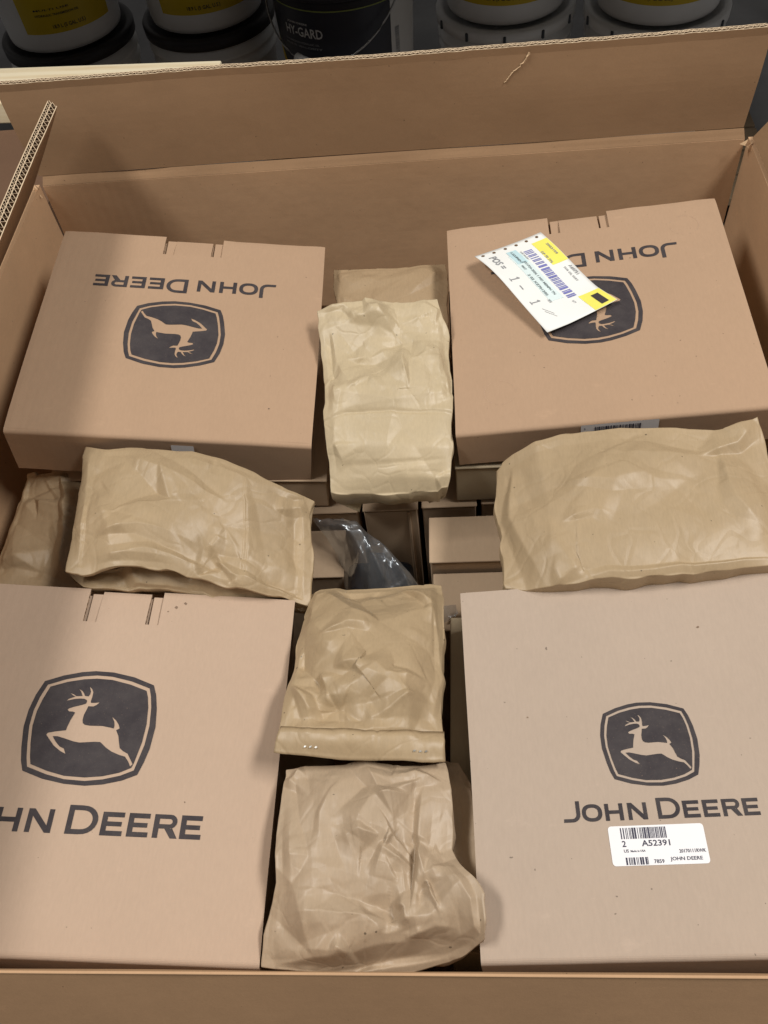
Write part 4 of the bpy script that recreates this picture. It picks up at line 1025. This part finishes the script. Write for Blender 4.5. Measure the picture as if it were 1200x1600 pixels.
for i, (x, y, blk) in enumerate(low):
    fa = math.atan2(0 - y, 0 - x) + (.32 if i == 0 else 0)
    pail('oil_pail', pl_names[i][1], (x, y, .127), fa, M['pail'], True, None, lidmat=M['pail_black'] if blk else M['pail'], marks=0 if blk else 5)
    pail('oil_pail', pl_names[i][0], (x, y, .127 + .3735), fa - (.25 if i == 0 else .05), M['pail'], True, '18.9 L (5 GAL. U.S.)')
# navy pail with bail handle
hx, hy, hz = -.205, 2.03, .330
hy_p = empty('navy_pail', (hx, hy, hz)); hy_p.scale = (1.05, 1.05, 1.05); tag(hy_p, 'navy labelled pail with wire bail handle and white grip', 'pail')
V, F = lathe(PROF); mesh_obj('body', V, F, M['pail_black'], hy_p, True)
V, F = band(math.atan2(-hy, -hx) + .665, math.atan2(-hy, -hx) + 2.2, .02, .2835, .0005); mesh_obj('white_panel', V, F, M['pail'], hy_p, True)
V, F = lathe(LID); mesh_obj('lid', V, F, M['pail_black'], hy_p, True)
fa = math.atan2(-hy, -hx)
V, F = band(fa - 1.62, fa + .66, .050, .268, .0006); lab = mesh_obj('label', V, F, M['pail_navy'], hy_p, True)
V, F = band(fa - 1.62, fa + .66, .2695, .2835, .0006); mesh_obj('label', V, F, M['pail_black'], hy_p, True)
V, F = band(fa - 1.62, fa + .66, .2675, .2700, .0009); mesh_obj('label_line', V, F, M['pail_green'], hy_p, True)
V, F = band(fa - 1.62, fa - .74, .050, .232, .0010, zcurve=lambda t, a, b: (a, a + (b - a) * max(.02, 1 - t * 1.05))); mesh_obj('label_patch', V, F, M['pail_yellow'], hy_p, True)
k = Flat(); k.text('HY-GARD', -142, 0, w=92, h=19); k.text('JOHN DEERE', -134, 23, w=52, h=5)
k.build('label_print', M['pail_white_text'], lab, wrap(k, .215, fa)(.0016))
k = Flat(); k.text('TRANSMISSION HYDRAULIC OIL', -150, 0, w=90, h=4); k.text('MULTI VISCOSITY', -150, -8, w=96, h=4)
k.build('label_print', M['ticket_grey'], lab, wrap(k, .200, fa)(.0016))
k = Flat(); k.bars(0, 58, 0, 12, 3, 30); W_ = Flat().add(k.V, k.F, 118, 0, math.pi / 2)
W_.build('barcode_print', M['ticket_grey'], hy_p, wrap(W_, .150, fa)(.0012))
def tube(name, pts, r, mat, parent, n=8):
    pts = [Vector(p) for p in pts]; bm = bmesh.new(); rings = []
    for i, p in enumerate(pts):
        tg = (pts[min(i + 1, len(pts) - 1)] - pts[max(i - 1, 0)]).normalized()
        a = tg.orthogonal().normalized(); b = tg.cross(a)
        rings.append([bm.verts.new(p + (a * math.cos(2 * math.pi * k / n) + b * math.sin(2 * math.pi * k / n)) * r) for k in range(n)])
    for i in range(len(rings) - 1):
        for k in range(n): bm.faces.new((rings[i][k], rings[i][(k + 1) % n], rings[i + 1][(k + 1) % n], rings[i + 1][k]))
    bm.faces.new(rings[0][::-1]); bm.faces.new(rings[-1])
    bmesh.ops.recalc_face_normals(bm, faces=bm.faces)
    return bm_obj(name, bm, mat, parent, True)
wp = []
for tt in np.linspace(0, 1, 41):
    a = fa - .42 - 1.5 + 3.0 * tt; z = .335 - .160 * math.sin(math.pi * tt) ** .9
    rr_ = rad(.2) + .010 + .012 * math.sin(math.pi * tt); wp.append((rr_ * math.cos(a), rr_ * math.sin(a), z))
bail = tube('bail_handle', wp, .0020, M['wire'], hy_p)
tube('grip', wp[16:25], .0095, M['pail'], bail, 12)
# what the pails stand on
def pallet(name, label, x0, x1, y0, y1, h, mat):
    t = empty(name, ((x0 + x1) / 2, (y0 + y1) / 2, 0)); tag(t, label, 'pallet')
    w, d = x1 - x0, y1 - y0
    for k in range(3):
        x = -w / 2 + .02 + (w - .08) * k / 2; bm_obj('stringer', box_bm(x, x + .04, -d / 2, d / 2, 0, h - .022, .002, 1), mat, t)
    for k in range(6):
        y = -d / 2 + (d - .09) * k / 5; bm_obj('deck_board', box_bm(-w / 2, w / 2, y, y + .09, h - .0215, h, .002, 1), mat, t)
    return t
pallet('pallet', 'wooden pallet under the row of pails', -1.15, .80, 1.86, 2.45, .126, M['deck'])
plain_box('low_carton', 'dark low carton under the navy pail', hx - .15, hx + .15, hy - .15, hy + .15, .1265, .329, M['shaded_board'], cat='carton', group=None)
# carton at the left, its shade put into the colour; pine plank across it
nb = empty('shaded_carton', (-1.02, 0.80, 0)); tag(nb, 'carton standing left of the big open carton, coloured dark for shade', 'carton')
bm_obj('body', box_bm(-.40, .40, -.62, .62, 0, .66, .004, 2), M['shaded_board'], nb)
bm_obj('top_flap', box_bm(-.40, .40, -.62, -.002, .6605, .667, .0015, 1), M['shaded_board'], nb)
bm_obj('top_flap', box_bm(-.40, .40, .002, .62, .6605, .667, .0015, 1), M['shaded_board'], nb)
pA_, pB_ = at(0, 106, .706), at(346, 94, .706)
pk = bm_obj('pine_plank', box_bm(-1.0, 0.0, -.118, 0.0, -.038, 0.0, .0025, 2), M['pine'])
ang = math.atan2(pB_[1] - pA_[1], pB_[0] - pA_[0])
pk.location = pB_; pk.rotation_euler = (0, 0, ang)
tag(pk, 'pale pine plank behind the back flap of the carton', 'plank')
# rack added out of frame above the pails to keep light off them
rk = empty('shade_rack', (-.2, 2.07, 0)); tag(rk, 'unseen steel rack with a board deck, added to shade the pails', 'rack')
for x in (-1.35, 1.35):
    for y in (-.52, .50): bm_obj('upright', box_bm(x - .035, x + .035, y - .03, y + .03, 0, 2.2, .003, 1), M['rack'], rk)
for y in (-.585, .535): bm_obj('beam', box_bm(-1.38, 1.38, y - .025, y + .025, 1.04, 1.12, .003, 1), M['rack'], rk)
for k in range(8): bm_obj('deck_board', box_bm(-1.38, 1.38, -.60 + k * .145, -.60 + k * .145 + .138, 1.1205, 1.142, .002, 1), M['deck'], rk)
